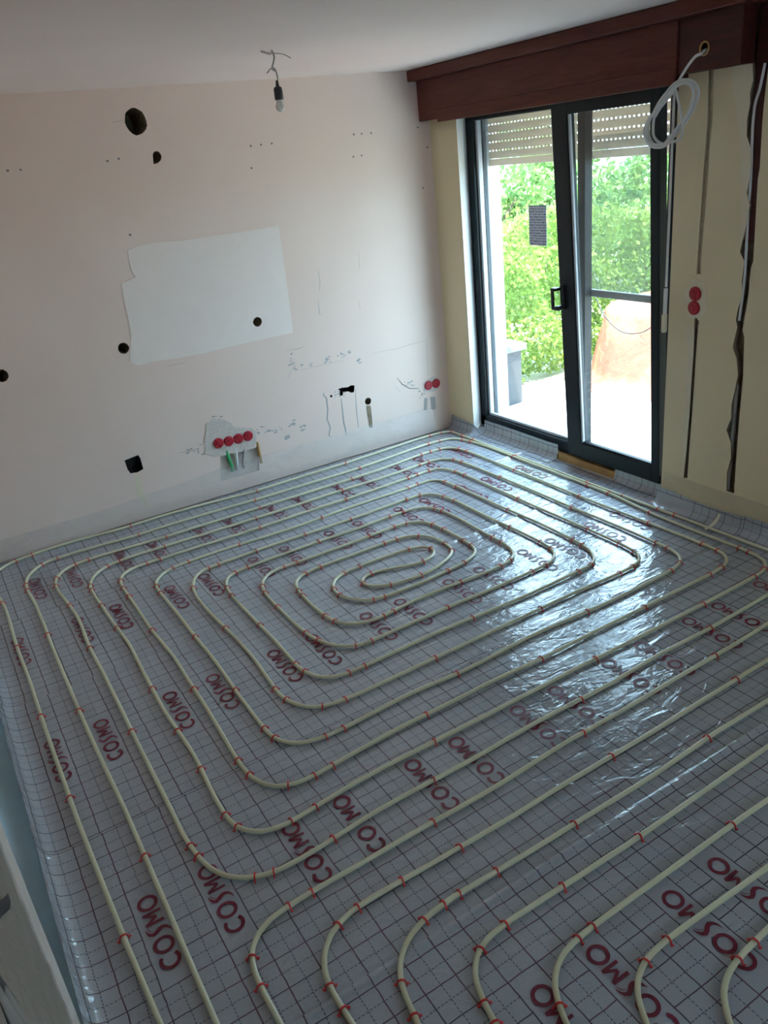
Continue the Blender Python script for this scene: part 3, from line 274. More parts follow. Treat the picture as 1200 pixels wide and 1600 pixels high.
M['blue'] = flat('pale_blue_foam', (.60, .80, .88), .45, .4, .06, 5, .004)
M['lath'] = flat('raw_wood_lath', (.55, .33, .13), .6, .3, .2, 12)
M['bark'] = flat('tree_bark', (.16, .11, .07), .9, .2, .2, 14, .02)
M['grey_box'] = flat('grey_box_plastic', (.07, .08, .085), .5, .4, .06, 6)  # base darkened to stand in for the shade on the box
M['bulb'] = flat('frosted_bulb', (.70, .67, .60), .25, .5, .02, 10)
M['paper'] = None
def leafmat(name, a, b):
    g = G(name); co = g.coord('Object'); nz = g.noise(3.0, 3, .6, co); fine = g.n('ShaderNodeObjectInfo')
    c = g.mix(g.ramp(nz, .35, .65), a, b)
    d = g.bsdf(c, .5, .3); tr = g.n('ShaderNodeBsdfTranslucent'); g.put(tr.inputs[0], c)
    mx = g.n('ShaderNodeMixShader'); mx.inputs[0].default_value = .35; g.t.links.new(d, mx.inputs[1]); g.t.links.new(tr.outputs[0], mx.inputs[2])
    return g.done(mx.outputs[0])
M['leaf1'] = leafmat('hedge_leaf', (.20, .34, .06), (.30, .42, .10))
M['leaf2'] = leafmat('tree_leaf', (.16, .32, .10), (.26, .40, .10))
M['leaf3'] = leafmat('pale_tree_leaf', (.26, .34, .16), (.36, .40, .20))
def wood(name, c, c2, rough):
    g = G(name); co = g.coord('Object', (14, 1.2, 14)); nz = g.noise(3, 6, .6, co, .6)
    cc = g.mix(g.ramp(nz, .3, .7), c, c2); return g.done(g.bsdf(cc, rough, .35, 0, g.bump(nz, .3, .002)))
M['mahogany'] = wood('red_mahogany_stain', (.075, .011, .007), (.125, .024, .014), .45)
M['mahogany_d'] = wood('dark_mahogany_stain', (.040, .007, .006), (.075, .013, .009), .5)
def glassmat():
    g = G('window_glass'); lw = g.n('ShaderNodeLayerWeight'); lw.inputs[0].default_value = .5
    fr = g.math('ADD', .05, g.math('MULTIPLY', g.math('POWER', lw.outputs[1], 5.0), .75))
    tr = g.n('ShaderNodeBsdfTransparent'); tr.inputs[0].default_value = (.93, .96, .95, 1)
    gl = g.n('ShaderNodeBsdfGlossy'); gl.inputs['Roughness'].default_value = 0.0
    mx = g.n('ShaderNodeMixShader'); g.t.links.new(fr, mx.inputs[0]); g.t.links.new(tr.outputs[0], mx.inputs[1]); g.t.links.new(gl.outputs[0], mx.inputs[2])
    return g.done(mx.outputs[0])
M['glass'] = glassmat()
def filmmat(name, colr, op):
    g = G(name); co = g.coord('Object'); nz = g.noise(9, 4, .6, g.coord('Object', (1, 1, 2.2)), .8)
    nm = g.bump(nz, .8, .03)
    tr = g.n('ShaderNodeBsdfTransparent'); tr.inputs[0].default_value = (.95, .96, .96, 1)
    b = g.bsdf(colr, .12, .6, 0, nm)
    mx = g.n('ShaderNodeMixShader'); g.put(mx.inputs[0], g.math('ADD', op-.03, g.math('MULTIPLY', g.ramp(nz, .45, .7), .06)))
    g.t.links.new(tr.outputs[0], mx.inputs[1]); g.t.links.new(b, mx.inputs[2]); return g.done(mx.outputs[0])
M['film'] = filmmat('clear_plastic_film', (.84, .82, .80), .22)
M['tape'] = filmmat('yellowed_clear_tape', (.74, .68, .52), .20)
M['screen'] = filmmat('insect_mesh_haze', (.62, .66, .64), .28)

def foilmat():
    g = G('printed_foil'); uv = g.n('ShaderNodeTexCoord').outputs['UV']; ob = g.coord('Object')
    sx = g.n('ShaderNodeSeparateXYZ'); g.t.links.new(uv, sx.inputs[0]); u0, v0 = sx.outputs[0], sx.outputs[1]
    wob = g.noise(14, 2, .5, ob); wob2 = g.noise(9, 2, .5, g.coord('Object', (1.0, 1.3, 1)))
    u = g.math('ADD', u0, g.math('MULTIPLY', g.math('SUBTRACT', wob, .5), .007))
    v = g.math('ADD', v0, g.math('MULTIPLY', g.math('SUBTRACT', wob2, .5), .009))
    def near(x, period, phase, half, soft=.0006):       # 1 on lines at x = phase (mod period)
        d = g.math('ABSOLUTE', g.math('SUBTRACT', g.math('MODULO', g.math('ADD', x, 50 + period/2 - phase), period), period/2))
        r = g.n('ShaderNodeMapRange'); g.put(r.inputs[0], d); r.inputs[1].default_value = half-soft; r.inputs[2].default_value = half+soft
        r.inputs[3].default_value = 1; r.inputs[4].default_value = 0; return r.outputs[0]
    def dash(x): return g.math('GREATER_THAN', g.math('MODULO', g.math('ADD', x, 50.0), .0125), .0042)
    su = near(u, .1, .05, .0020); sv = near(v, .1, 0.0, .0018)
    du = g.math('MULTIPLY', near(u, .1, 0.0, .0015), dash(v)); dv = g.math('MULTIPLY', near(v, .1, .05, .0015), dash(u))
    inb = g.math('LESS_THAN', g.math('ABSOLUTE', v), .197)
    c1 = near(u, .5, 0.0, .0475, .0005); c2 = near(u, .5, .2, .0475, .0005)
    blank = g.math('SUBTRACT', 1.0, g.math('MULTIPLY', inb, g.math('MAXIMUM', c1, c2)))
    solid = g.math('MULTIPLY', g.math('MAXIMUM', su, sv), blank); dsh = g.math('MULTIPLY', g.math('MAXIMUM', du, dv), blank)
    wear = g.noise(3.5, 3, .6, ob)
    purple = g.mix(g.ramp(wear, .4, .6), (.018, .006, .026), (.060, .006, .028))
    basec = g.mix(g.noise(2.2, 4, .6, ob), (.30, .325, .37), (.385, .41, .45))
    c = g.mix(g.math('MULTIPLY', solid, .92), basec, purple); c = g.mix(g.math('MULTIPLY', dsh, .80), c, (.018, .022, .045))
    fine = g.noise(26, 4, .6, ob, .4); wr = g.noise(7, 3, .55, g.coord('Object', (1.0, 2.2, 1)), 1.2)
    h = g.math('ADD', g.math('MULTIPLY', wr, 1.0), g.math('MULTIPLY', fine, .25))
    nm = g.bump(h, .5, .012)
    return g.done(g.bsdf(c, g.math('ADD', .10, g.math('MULTIPLY', wear, .10)), 0.6, 0, nm, **{'Coat Weight': .55, 'Coat Roughness': .07, 'Coat IOR': 1.5, 'Coat Normal': nm}))
M['foil'] = foilmat()
M['ink'] = flat('crimson_ink', (.16, .006, .03), .38, .5, .1, 20)
def papermat():
    g = G('printed_notice'); uv = g.n('ShaderNodeTexCoord').outputs['UV']; sx = g.n('ShaderNodeSeparateXYZ'); g.t.links.new(uv, sx.inputs[0])
    row = g.math('GREATER_THAN', g.math('FRACT', g.math('MULTIPLY', sx.outputs[1], 15.0)), .42)
    mp = g.n('ShaderNodeMapping'); g.t.links.new(uv, mp.inputs[0]); mp.inputs['Scale'].default_value = (30, 15, 1)
    nz = g.noise(1.0, 3, .7, mp.outputs[0]); k = g.math('MULTIPLY', row, g.ramp(nz, .42, .52))
    c = g.mix(k, (.62, .62, .66), (.20, .20, .22)); d = g.bsdf(c, .8, .1); tr = g.n('ShaderNodeBsdfTranslucent'); g.put(tr.inputs[0], c)
    mx = g.n('ShaderNodeMixShader'); mx.inputs[0].default_value = .22; g.t.links.new(d, mx.inputs[1]); g.t.links.new(tr.outputs[0], mx.inputs[2]); return g.done(mx.outputs[0])
M['paper'] = papermat()
def tarpmat():
    g = G('salmon_tarpaulin'); co = g.coord('Object'); nz = g.noise(2.4, 4, .6, co, .8)
    c = g.mix(g.ramp(nz, .4, .62), (.48, .16, .11), (.55, .27, .16)); return g.done(g.bsdf(c, .55, .3, 0, g.bump(g.noise(9, 4, .6, co, .5), .6, .03)))
M['tarp'] = tarpmat()
def roughplaster():
    g = G('combed_rough_plaster'); co = g.coord('Object'); comb = g.noise(10, 3, .6, g.coord('Object', (1, 9, 3)), .7); nz = g.noise(6, 4, .6, co)
    c = g.mix(nz, (.36, .33, .28), (.50, .46, .40)); return g.done(g.bsdf(c, .95, .1, 0, g.bump(comb, .9, .02)))
M['rough'] = roughplaster()

# ------------------------------------------------------------------ the room shell
XB, YA, ZC = 3.52, 5.10, 2.55
Y0 = -2.0
def holed(outer, holes):
    polys = [outer] + holes; pts = [p for q in polys for p in q]
    tris = tessellate_polygon([[Vector((a, b, 0)) for a, b in q] for q in polys]); return pts, [tuple(t) for t in tris]
def wall_mesh(name, outer, holes, to3, mat, depths, capmat=None, parent=None):
    """front sheet with holes, each hole lined with its own sides and back"""
    pts, tris = holed(outer, [h for h in holes]); mb = MB(); mb.add([to3(a, b, 0) for a, b in pts], tris)
    o = mb.build(name, mat, parent)
    for k, (h, d) in enumerate(zip(holes, depths)):
        m2 = MB(); n = len(h); m2.add([to3(a, b, 0) for a, b in h] + [to3(a, b, d) for a, b in h], [(i, (i+1) % n, (i+1) % n+n, i+n) for i in range(n)])
        m2.add([to3(a, b, d) for a, b in h], [tuple(t) for t in tessellate_polygon([[Vector((a, b, 0)) for a, b in h]])])
        m2.build('recess', (capmat[k] if isinstance(capmat, list) else capmat) or mat, o)
    return o
def ellipse(cx, cz, rx, rz=None, n=18, jit=0.04):
    rz = rz or rx; out = []
    for k in range(n):
        a = 2*math.pi*k/n; j = 1 + random.uniform(-jit, jit); out.append((cx+rx*j*math.cos(a), cz+rz*j*math.sin(a)))
    return out

fl = MB(); fl.box(-0.45, XB+0.26, Y0-.1, YA+.3, -0.12, -0.012)
tag(fl.build('floor', flat('screed_and_insulation', (.45, .44, .42), .9, .1)), 'bare insulated screed floor under the printed foil', kind='structure')
cl = MB(); cl.box(-0.55, XB+0.26, Y0-.1, YA+.3, ZC, ZC+.2)
tag(cl.build('ceiling', M['ceiling']), 'plain pale grey ceiling with a bare lamp wire', kind='structure')

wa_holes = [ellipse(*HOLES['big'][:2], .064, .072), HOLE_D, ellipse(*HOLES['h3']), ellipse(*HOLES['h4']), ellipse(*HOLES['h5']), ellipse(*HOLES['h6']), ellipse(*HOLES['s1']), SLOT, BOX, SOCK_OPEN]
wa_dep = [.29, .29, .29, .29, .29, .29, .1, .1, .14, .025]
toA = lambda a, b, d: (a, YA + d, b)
wall_back = wall_mesh('wall_back', [(-.55, 0), (XB+.2, 0), (XB+.2, ZC), (-.55, ZC)], wa_holes, toA, M['wall_a'], wa_dep, [M['rubble']]*6 + [M['black']]*3 + [M['mortar']])  # square box is black plastic; other black linings paint a hole's darkness
tag(wall_back, 'off-white back wall with drilled holes, filler patch and socket caps', kind='structure')
bk = MB(); bk.box(-.55, XB+.26, YA+.3, YA+.4, 0, ZC+.2); bk.build('outer_leaf', M['mortar'], wall_back)
# raised details on the back wall
def decal(name, poly, mat, th, par=None, to3=toA):
    mb = MB(); mb.prism([tuple(p) for p in poly], to3, -th, .0005); return fixn(mb.build(name, mat, par or wall_back))
# the filler patch keeps the holes drilled through it open
def decal_holed(name, poly, holes, mat, th, par, to3):
    pts, tris = holed([tuple(p) for p in poly], holes); mb = MB(); mb.add([to3(a, b, -th) for a, b in pts], tris); n = len(poly)
    mb.add([to3(a, b, -th) for a, b in poly] + [to3(a, b, .0005) for a, b in poly], [(i, (i+1) % n, (i+1) % n+n, i+n) for i in range(n)])
    return mb.build(name, mat, par)
fp = decal_holed('filler_patch', PATCH, [wa_holes[2]], M['filler'], .003, wall_back, toA); fp['label'] = 'white filler patch'
decal('mortar_patch', SOCK_FILL, M['mortar'], .004)
def ribbon(pts, w):
    P = [Vector((a, b)) for a, b in pts]; Lp = []; Rp = []
    for i, p in enumerate(P):
        t = (P[min(i+1, len(P)-1)]-P[max(i-1, 0)]).normalized(); nrm = Vector((-t.y, t.x)); ww = w*random.uniform(.6, 1.2)*(0.4 if i in (0, len(P)-1) else 1)
        Lp.append(tuple(p+nrm*ww/2)); Rp.append(tuple(p-nrm*ww/2))
    return Lp + Rp[::-1]
for k, pts in LINES.items():
    w = .010 if k in 'abct' else (.004 if k in 'lqropu' else .003)
    decal('crack', ribbon(pts, w), M['stain'] if k in 'abcfgqropvus' else M['crack'], .0008)
for (x, z) in DOTS: decal('screw_hole', ellipse(x, z, .007, .006, 7, .3), M['crack'], .0012)
for (x, z, w, h) in SMUDGE:
    for j in range(9):
        a = x + random.uniform(-.5, .5)*w; b = z + random.uniform(-.5, .5)*h
        decal('stain', ellipse(a, b, random.uniform(.004, .016), random.uniform(.002, .007), 7, .45), M['stain'], .0005 + .00003*j)
decal('chased_strip', STREAK6, M['rubble'], .001); decal('chased_strip', STREAKB, M['filler_cream'], .001)
for q in STREAKS2: decal('chased_strip', q, M['cable_grey'], .001)

# right wall with the door opening and the chases
toB = lambda a, b, d: (XB + d, a, b)
DY0, DY1, DZ = 2.97, 4.79, 2.30
outer = [(Y0, 0), (DY0, 0), (DY0, DZ), (DY1, DZ), (DY1, 0), (YA, 0), (YA, ZC), (Y0, ZC)]
wb_holes = [[tuple(p) for p in CHASE_BIG[1:-1]], [tuple(p) for p in CHASE_TOP], [tuple(p) for p in CHASE_LOW]]
wb_holes[0][-1] = (2.49, 2.30); wb_holes[0] = [(2.575, 2.535)] + wb_holes[0] + [(2.475, 2.535)]
wall_right = wall_mesh('wall_right', outer, wb_holes, toB, M['wall_b'], [.04, .012, .02], [M['rubble'], M['groove'], M['rubble']])
tag(wall_right, 'cream right wall with garden door opening and open cable chases', kind='structure')
rv = MB()
XO = 3.78
rv.add([(XB, DY0, 0), (XO, DY0, 0), (XO, DY0, DZ), (XB, DY0, DZ)], [(0, 1, 2, 3)])
rv.add([(XB, DY0, DZ), (XO, DY0, DZ), (XO, DY1, DZ), (XB, DY1, DZ)], [(0, 1, 2, 3)])
rv.build('reveal', M['wall_b'], wall_right)
rv2 = MB(); rv2.add([(XB, DY1, .02), (3.66, 4.845, .07), (3.66, 4.845, DZ), (XB, DY1, DZ)], [(0, 1, 2, 3)])
rv2.build('jamb', flat('white_jamb_paint', (.62, .60, .57), .5, .4, .03, 8), wall_right)
ow = MB(); ow.box(XB+.2, XO, Y0, DY0-.001, -.1, 3.0); ow.box(XB+.2, XO, 4.85, YA+.4, -.1, 3.0); ow.box(XB+.2, XO, Y0, YA+.4, DZ+.1, 3.0)
ow.build('outer_leaf', M['paint_white'], wall_right)
f1 = decal('filler_strip', FILLER, M['filler_cream'], .003, wall_right, toB); f1['label'] = 'pale torn filler beside the chase'
decal('filler_strip', CHASE_LOW_FILL, M['filler_cream'], .002, wall_right, toB)
decal('mortar_patch', ellipse(2.80, 1.205, .075, .105, 14, .22), M['filler_cream'], .002, wall_right, toB)
# wooden post and cables standing in the big chase
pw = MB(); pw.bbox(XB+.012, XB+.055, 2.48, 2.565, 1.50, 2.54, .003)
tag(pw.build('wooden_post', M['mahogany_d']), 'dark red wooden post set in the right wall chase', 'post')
cb = MB(); cb.tube(smooth_pts([(XB+.006, y, z) for y, z in CABLE_R]), .0065, 8)
tag(cb.build('electric_cable', M['cable'], None, True), 'pale cable running down in front of the dark wooden post', 'cable')
cb = MB(); cb.tube(smooth_pts([(XB+.02, y, z) for y, z in CABLE_R2]), .011, 8)
tag(cb.build('conduit', M['cable_grey'], None, True), 'grey conduit in the foot of the right wall chase', 'conduit')

# left wall: a nearer rough piece ending in a torn vertical edge and a recessed far piece
XL, XLF, YE = -0.15, -0.27, 1.70
wl = MB(); wl.box(-.45, XL, Y0, YE, 0, ZC); wall_left = wl.build('wall_left', M['rough'])
tag(wall_left, 'rough combed plaster left wall ending in a torn edge', kind='structure')
wl = MB(); wl.box(-.45, XLF, YE, YA+.3, 0, ZC); wl.build('recessed_wall', M['wall_a'], wall_left)
# torn white plaster band along the far vertical edge
edge = [(YE+.004, 0)] ; z = 0
inner = []
while z < ZC:
    edge.append((YE+.004+random.uniform(-.012, .0), z)); inner.append((YE-.17+random.uniform(-.02, .02), z)); z += .05
band = edge + [(YE, ZC)] + [(YE-.17, ZC)] + inner[::-1]
bb = MB(); bb.prism(band, lambda a, b, d: (XL + .004 - d, a, b), 0, .006); ob = fixn(bb.build('torn_plaster', flat('torn_white_plaster', (.80, .74, .69), .85, .2, .08, 20, .004), wall_left)); ob['label'] = 'white torn plaster band'
toL = lambda a, b, d: (XL + .0035 - d, a, b)
fixn(MB().prism([(1.05, 1.11), (1.173, 1.02), (1.30, .91), (1.36, .862), (1.35, .85), (1.29, .888), (1.165, .995), (1.05, 1.085)], lambda a, b, d: (XL + .0015 - d, a, b), 0, .003).build('slot_dark', M['black'], wall_left))  # flat black sliver, the opening's inner darkness painted on
fixn(MB().prism([(.85, .2), (.85, 1.02), (.88, 1.14), (.92, 1.17), (.95, 1.10), (.985, 1.02), (1.0, .93), (1.03, .84), (1.02, .6), (1.03, .2)], lambda a, b, d: (XL + .0012 - d, a, b), 0, .003).build('chase', M['black'], wall_left))  # flat black panel paints the shade around the conduits
for k in range(2):
    bb = MB(); bb.tube(smooth_pts([(XL-.004, .885+.055*k, 1.16-.08*k), (XL+.004, .895+.055*k, 1.0-.08*k), (XL+.004, .90+.055*k, .7), (XL+.004, .90+.055*k, .2)]), .010, 8)
    tag(bb.build('conduit', M['cable_grey'], None, True), ('grey conduit in the left wall chase at the lower left corner, nearer one', 'grey conduit in the left wall chase at the lower left corner, farther one')[k], 'conduit')

# front wall behind the camera, with an assumed window added to light the foreground
WX0, WX1, WZ0, WZ1 = 1.50, 2.50, 1.05, 2.15
toF = lambda a, b, d: (a, Y0 - d, b)
pts, tris = holed([(-.45, 0), (XB+.26, 0), (XB+.26, ZC+.2), (-.45, ZC+.2)], [[(WX0, WZ0), (WX1, WZ0), (WX1, WZ1), (WX0, WZ1)]])
mb = MB(); mb.add([toF(a, b, 0) for a, b in pts], tris); mb.add([toF(a, b, .2) for a, b in pts], [t[::-1] for t in tris])
q = [(WX0, WZ0), (WX1, WZ0), (WX1, WZ1), (WX0, WZ1)]
mb.add([toF(a, b, 0) for a, b in q]+[toF(a, b, .2) for a, b in q], [(i, (i+1) % 4, (i+1) % 4+4, i+4) for i in range(4)])
tag(mb.build('wall_front', M['wall_a']), 'front wall behind the viewer with an assumed window added for light', kind='structure')
w1 = empty('fill_window_1', (1.9, Y0-.1, WZ0)); tag(w1, 'assumed unseen window added in the front wall for light', kind='structure')
def wbar(x0, x1, z0, z1):
    m = MB(); m.bbox(x0-1.9, x1-1.9, -.035, .035, z0-WZ0, z1-WZ0, .004); m.build('fill_window_frame', M['shutter'], w1)
for x in (WX0, (WX0+WX1)/2-.03, WX1-.06): wbar(x, x+.06, WZ0, WZ1)
wbar(WX0, WX1, WZ0, WZ0+.06); wbar(WX0, WX1, WZ1-.06, WZ1)

# ------------------------------------------------------------------ the garden door (fixed pane and tilted sash)
door = empty('door_1', (3.66, 3.93, 0)); tag(door, 'dark sliding garden door with one tilted sash', kind='structure')
doff = (3.66, 3.93, 0)
def dpart(name, mb, mat, par=None, smooth=False): return mb.build(name, mat, par or door, smooth, off=doff)
FX0, FX1 = 3.625, 3.72
FZ0, FZ1 = .052, 2.285
FYL, FYR = 4.838, 3.055
for args in ((FX0, FX1, FYL-.075, FYL, FZ0, FZ1), (FX0, FX1, FYR, FYR+.05, FZ0, FZ1), (FX0, FX1, FYR, FYL, FZ0, FZ0+.085), (FX0, FX1, FYR, FYL, FZ1-.085, FZ1), (FX0+.03, FX1, 3.74, 3.80, FZ0, FZ1)):
    m = MB(); m.bbox(*args, .004); dpart('outer_frame', m, M['frame'])
# glazing beads of the fixed light
for args in ((FX0+.025, FX0+.06, FYL-.098, FYL-.073, .13, 2.21), (FX0+.025, FX0+.05, 3.79, FYL-.075, .138, .158)):
    m = MB(); m.bbox(*args, .003); dpart('glazing_bead', m, M['bead'])
m = MB(); m.box(FX0+.045, FX0+.053, 3.79, FYL-.075, .14, 2.2); dpart('fixed_glass', m, M['glass'])
# tilted sash: hinged at its foot, leaning into the room
SY0, SY1, SZ0, SZ1 = 3.035, 3.812, .085, 2.235
ang = math.atan2(.115, SZ1-SZ0)
T = Matrix.Translation((3.618, 0, SZ0)) @ Matrix.Rotation(-ang, 4, 'Y') @ Matrix.Translation((-3.618, 0, -SZ0))
sash = None
def spart(name, args, mat, par, b=.004):
    m = MB(); m.bbox(*args, b, T); return dpart(name, m, mat, par)
sash = empty('tilted_sash', (0, 0, 0)); sash.parent = door
bars = [(3.575, 3.635, SY1-.128, SY1, SZ0, SZ1), (3.575, 3.635, SY0, SY0+.062, SZ0, SZ1), (3.576, 3.634, SY0+.06, SY1-.12, SZ0, SZ0+.105), (3.576, 3.634, SY0+.06, SY1-.12, SZ1-.075, SZ1)]
for a in bars: spart('sash_bar', a, M['frame'], sash)
spart('glazing_bead', (3.582, 3.60, SY1-.142, SY1-.126, SZ0+.10, SZ1-.07), M['bead'], sash, .003)
spart('glazing_bead', (3.582, 3.60, SY0+.06, SY1-.126, SZ0+.10, SZ0+.118), M['frame'], sash, .003)
spart('glass', (3.606, 3.612, SY0+.06, SY1-.126, SZ0+.10, SZ1-.07), M['glass'], sash, .001)
hm = MB(); hy = SY1-.035
hm.bbox(3.557, 3.577, hy-.018, hy+.018, 1.07, 1.22, .004, T); hm.bbox(3.515, 3.56, hy-.010, hy+.010, 1.075, 1.10, .003, T)
hm.bbox(3.515, 3.535, hy-.012, hy+.055, 1.072, 1.098, .004, T); hm.bbox(3.515, 3.533, hy+.036, hy+.056, 1.075, 1.205, .004, T); hm.bbox(3.515, 3.56, hy+.006, hy+.055, 1.19, 1.208, .004, T)
dpart('door_handle', hm, M['black'], sash)
# the notice taped on the fixed pane
NX = FX0+.041
nt = mk('paper_notice', [(NX, 4.256, 1.412), (NX, 4.089, 1.412), (NX, 4.089, 1.66), (NX, 4.256, 1.66), (NX+.0012, 4.256, 1.412), (NX+.0012, 4.089, 1.412), (NX+.0012, 4.089, 1.66), (NX+.0012, 4.256, 1.66)],
   [(0, 1, 2, 3), (7, 6, 5, 4), (0, 4, 5, 1), (1, 5, 6, 2), (2, 6, 7, 3), (3, 7, 4, 0)], M['paper'], None, uv=[(0, 0), (1, 0), (1, 1), (0, 1)]*2)
tag(nt, 'small grey printed notice stuck on the left door pane', 'notice')
# oak lath under the door sill
lt = MB(); lt.bbox(3.597, 3.66, 3.36, 3.98, 0.0, .050, .004); tag(lt.build('wooden_lath', M['lath']), 'raw yellow wooden lath under the dark door sill', 'lath')
# insect screen rail outside the sash and its pull cord
sc = empty('insect_screen', (3.745, 3.4, 1.13)); tag(sc, 'half-lowered mesh screen with grey bottom rail behind the tilted sash', 'screen')
m = MB(); m.bbox(-.012, .012, -.34, .40, -.022, .022, .003); m.build('bottom_rail', M['cable_grey'], sc)
m = MB(); m.box(-.001, .001, -.34, .40, .022, .90); m.build('mesh', M['screen'], sc)
m = MB(); m.tube(smooth_pts([(0, .33, -.03), (0, .28, -.11), (0, .18, -.19), (0, .08, -.22), (0, -.05, -.20), (0, -.14, -.14), (0, -.2, -.05)]), .0035, 6); m.build('pull_cord', M['cable_grey'], sc, True)

# roller shutter, a few slats lowered
sh = empty('roller_shutter', (3.80, 3.93, 1.92)); tag(sh, 'grey roller shutter lowered a little outside the garden door', 'shutter')
ZB = 1.905; P0, P1 = 3.0-3.93, 4.83-3.93
m = MB(); m.bbox(-.010, .010, P0, P1, ZB-1.92, ZB-1.92+.045, .003); m.build('bottom_bar', M['shutter'], sh)
prof = [(-.006, 0), (-.010, .010), (-.011, .024), (-.009, .038), (-.004, .046), (.004, .046), (.009, .038), (.010, .024), (.008, .010), (.004, 0)]
z = ZB + .047
for k in range(8):
    vs = [(x, yy, zz) for yy in (P0, P1) for x, zz in prof]; n = len(prof)
    fs = [(i, (i+1) % n, (i+1) % n+n, i+n) for i in range(n)] + [tuple(range(n-1, -1, -1)), tuple(range(n, 2*n))]
    o = mk('slat', vs, fs, M['shutter'], sh, True); o.location = (0, 0, z-1.92)
    if k > 0:
        hk = MB(); y = P0
        while y < P1-.02:
            hk.box(-.003, .003, y, y+.018, -.0085, .001); y += .034
        o2 = hk.build('hook_strip', M['shutter'], o); 
    z += .046 + (.0085 if k >= 0 else 0)
for yy in (4.80-3.93, 2.98-3.93):
    m = MB(); m.bbox(-.03, .03, yy, yy+.05, -1.95, .5, .004); m.build('guide_rail', M['bead'], sh)
# shutter strap and its guide on the wall edge
stp = MB(); stp.box(3.512, 3.515, 2.982, 2.996, 1.26, 2.22); tag(stp.build('shutter_strap', M['cable']), 'pale shutter strap hanging down the right door edge', 'strap')
sg = empty('strap_winder', (3.505, 2.985, 1.02)); tag(sg, 'cream strap winder on the right door edge', 'winder')
m = MB(); m.bbox(-.012, .013, -.012, .012, 0, .10, .004); m.build('body', M['filler_cream'], sg)
m = MB(); m.bbox(-.008, .012, -.008, .008, .10, .235, .003); m.build('guide', M['cable'], sg)

# ------------------------------------------------------------------ shutter box of red wood over the door
bm_ = empty('shutter_box', (3.42, 3.8, 2.25)); tag(bm_, 'dark red wooden shutter box under the ceiling above the door', 'shutter box')
BO = (3.42, 3.8, 2.25)
def bpart(name, mat, *boxes, b=.004):
    m = MB()
    for a in boxes: m.bbox(*a, b)
    return m.build(name, mat, bm_, off=BO)
bpart('cornice', M['mahogany'], (3.355, XB, 2.50, 5.095, 2.482, ZC-.002))
bpart('front_board', M['mahogany'], (3.42, 3.445, 2.905, 5.085, 2.235, 2.485))
bpart('lower_board', M['mahogany'], (3.414, 3.43, 2.905, 4.86, 2.215, 2.292))
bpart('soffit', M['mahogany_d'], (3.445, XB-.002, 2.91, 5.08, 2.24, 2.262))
ho = (2.772-.0, 2.345)
eb_pts, eb_tr = holed([(2.565, 2.258), (2.90, 2.258), (2.90, 2.485), (2.565, 2.485)], [ellipse(2.757, 2.345, .021, .024, 14, .08)])
m = MB(); m.add([(3.427, a, b) for a, b in eb_pts], eb_tr)
m.add([(3.427, 2.565, 2.258), (3.52, 2.565, 2.258), (3.52, 2.565, 2.485), (3.427, 2.565, 2.485)], [(0, 1, 2, 3)])
m.add([(3.427, 2.565, 2.258), (3.427, 2.90, 2.258), (3.52, 2.90, 2.258), (3.52, 2.565, 2.258)], [(0, 1, 2, 3)])
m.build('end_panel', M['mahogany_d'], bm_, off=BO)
m = MB()
ring = [(3.426, 2.757+.024*math.cos(a), 2.345+.027*math.sin(a)) for a in [2*math.pi*k/14 for k in range(15)]]
m.tube(ring, .0045, 6, False); m.build('hole_rim', M['lath'], bm_, True, off=BO)
# coil of white cable out of the box
cp = [(3.45, 2.752, 2.338), (3.41, 2.748, 2.333)] + [(3.37 + .012*math.sin(i*.9), y, z) for i, (y, z) in enumerate(CABLE)]
lp = CABLE[4:23]
for q_ in range(2):
    cp += [(3.372 + .010*math.sin(i*.7+q_*2) - .012*q_, y + .010*math.sin(i*.5+q_) - .006*q_, z + .010*math.cos(i*.45+q_*2)) for i, (y, z) in enumerate(lp)]
m = MB(); m.tube(smooth_pts(cp, 5), .0068, 8)
tag(m.build('coiled_cable', M['cable'], None, True), 'loosely coiled white cable hanging out of the wooden box', 'cable')

# ------------------------------------------------------------------ sockets with red caps
def socket(name, label, loc, nrm):
    e = empty(name, loc); tag(e, label, 'socket cap', 'red caps on the wall boxes')
    zq = Vector(nrm).to_track_quat('Z', 'Y').to_matrix().to_4x4()
    m = MB(); m.lathe([(.034, -.003), (.034, .006), (.030, .0095), (.012, .010), (.012, .013), (.009, .0135)], 22, zq); fixn(m.build('cap', M['red'], e))
    m = MB(); m.lathe([(.0365, -.003), (.0365, .003), (.0335, .0035)], 22, zq); fixn(m.build('rim', M['red'], e))
    m = MB()
    for a in (0, math.pi/2): m.bbox(-.028, .028, -.0022, .0022, .008, .0125, .001, zq @ Matrix.Rotation(a+.4, 4, 'Z'))
    m.build('lug', M['red'], e)
    return e
ordA = ['first', 'second', 'third', 'fourth']
for k, (x, z) in enumerate(SOCK_A):
    e = socket('socket_cap', f'red socket cap, {ordA[k]} from the left in the row of four', (x, YA-.005, z), (0, -1, 0))
    if k < 3:
        m = MB(); m.bbox(.030, .042, -.006, -.001, -.008, .006, .001); m.build('link', M['red'], e)
for k, (x, z) in enumerate(SOCK_C):
    e = socket('socket_cap', ('left red socket cap of the pair beside the room corner', 'right red socket cap of the pair beside the room corner')[k], (x, YA-.004, z), (0, -1, 0))
    if k == 0:
        m = MB(); m.bbox(.030, .042, -.006, -.001, -.006, .006, .001); m.build('link', M['red'], e)
for k, (y, z) in enumerate(SOCK_B):
    e = socket('socket_cap', ('upper red socket cap on the cream wall right of the door', 'lower red socket cap on the cream wall right of the door')[k], (XB-.004, y, z), (-1, 0, 0))
    if k == 0:
        m = MB(); m.bbox(-.006, -.001, -.004, .004, -.042, -.030, .001); m.build('link', M['red'], e)
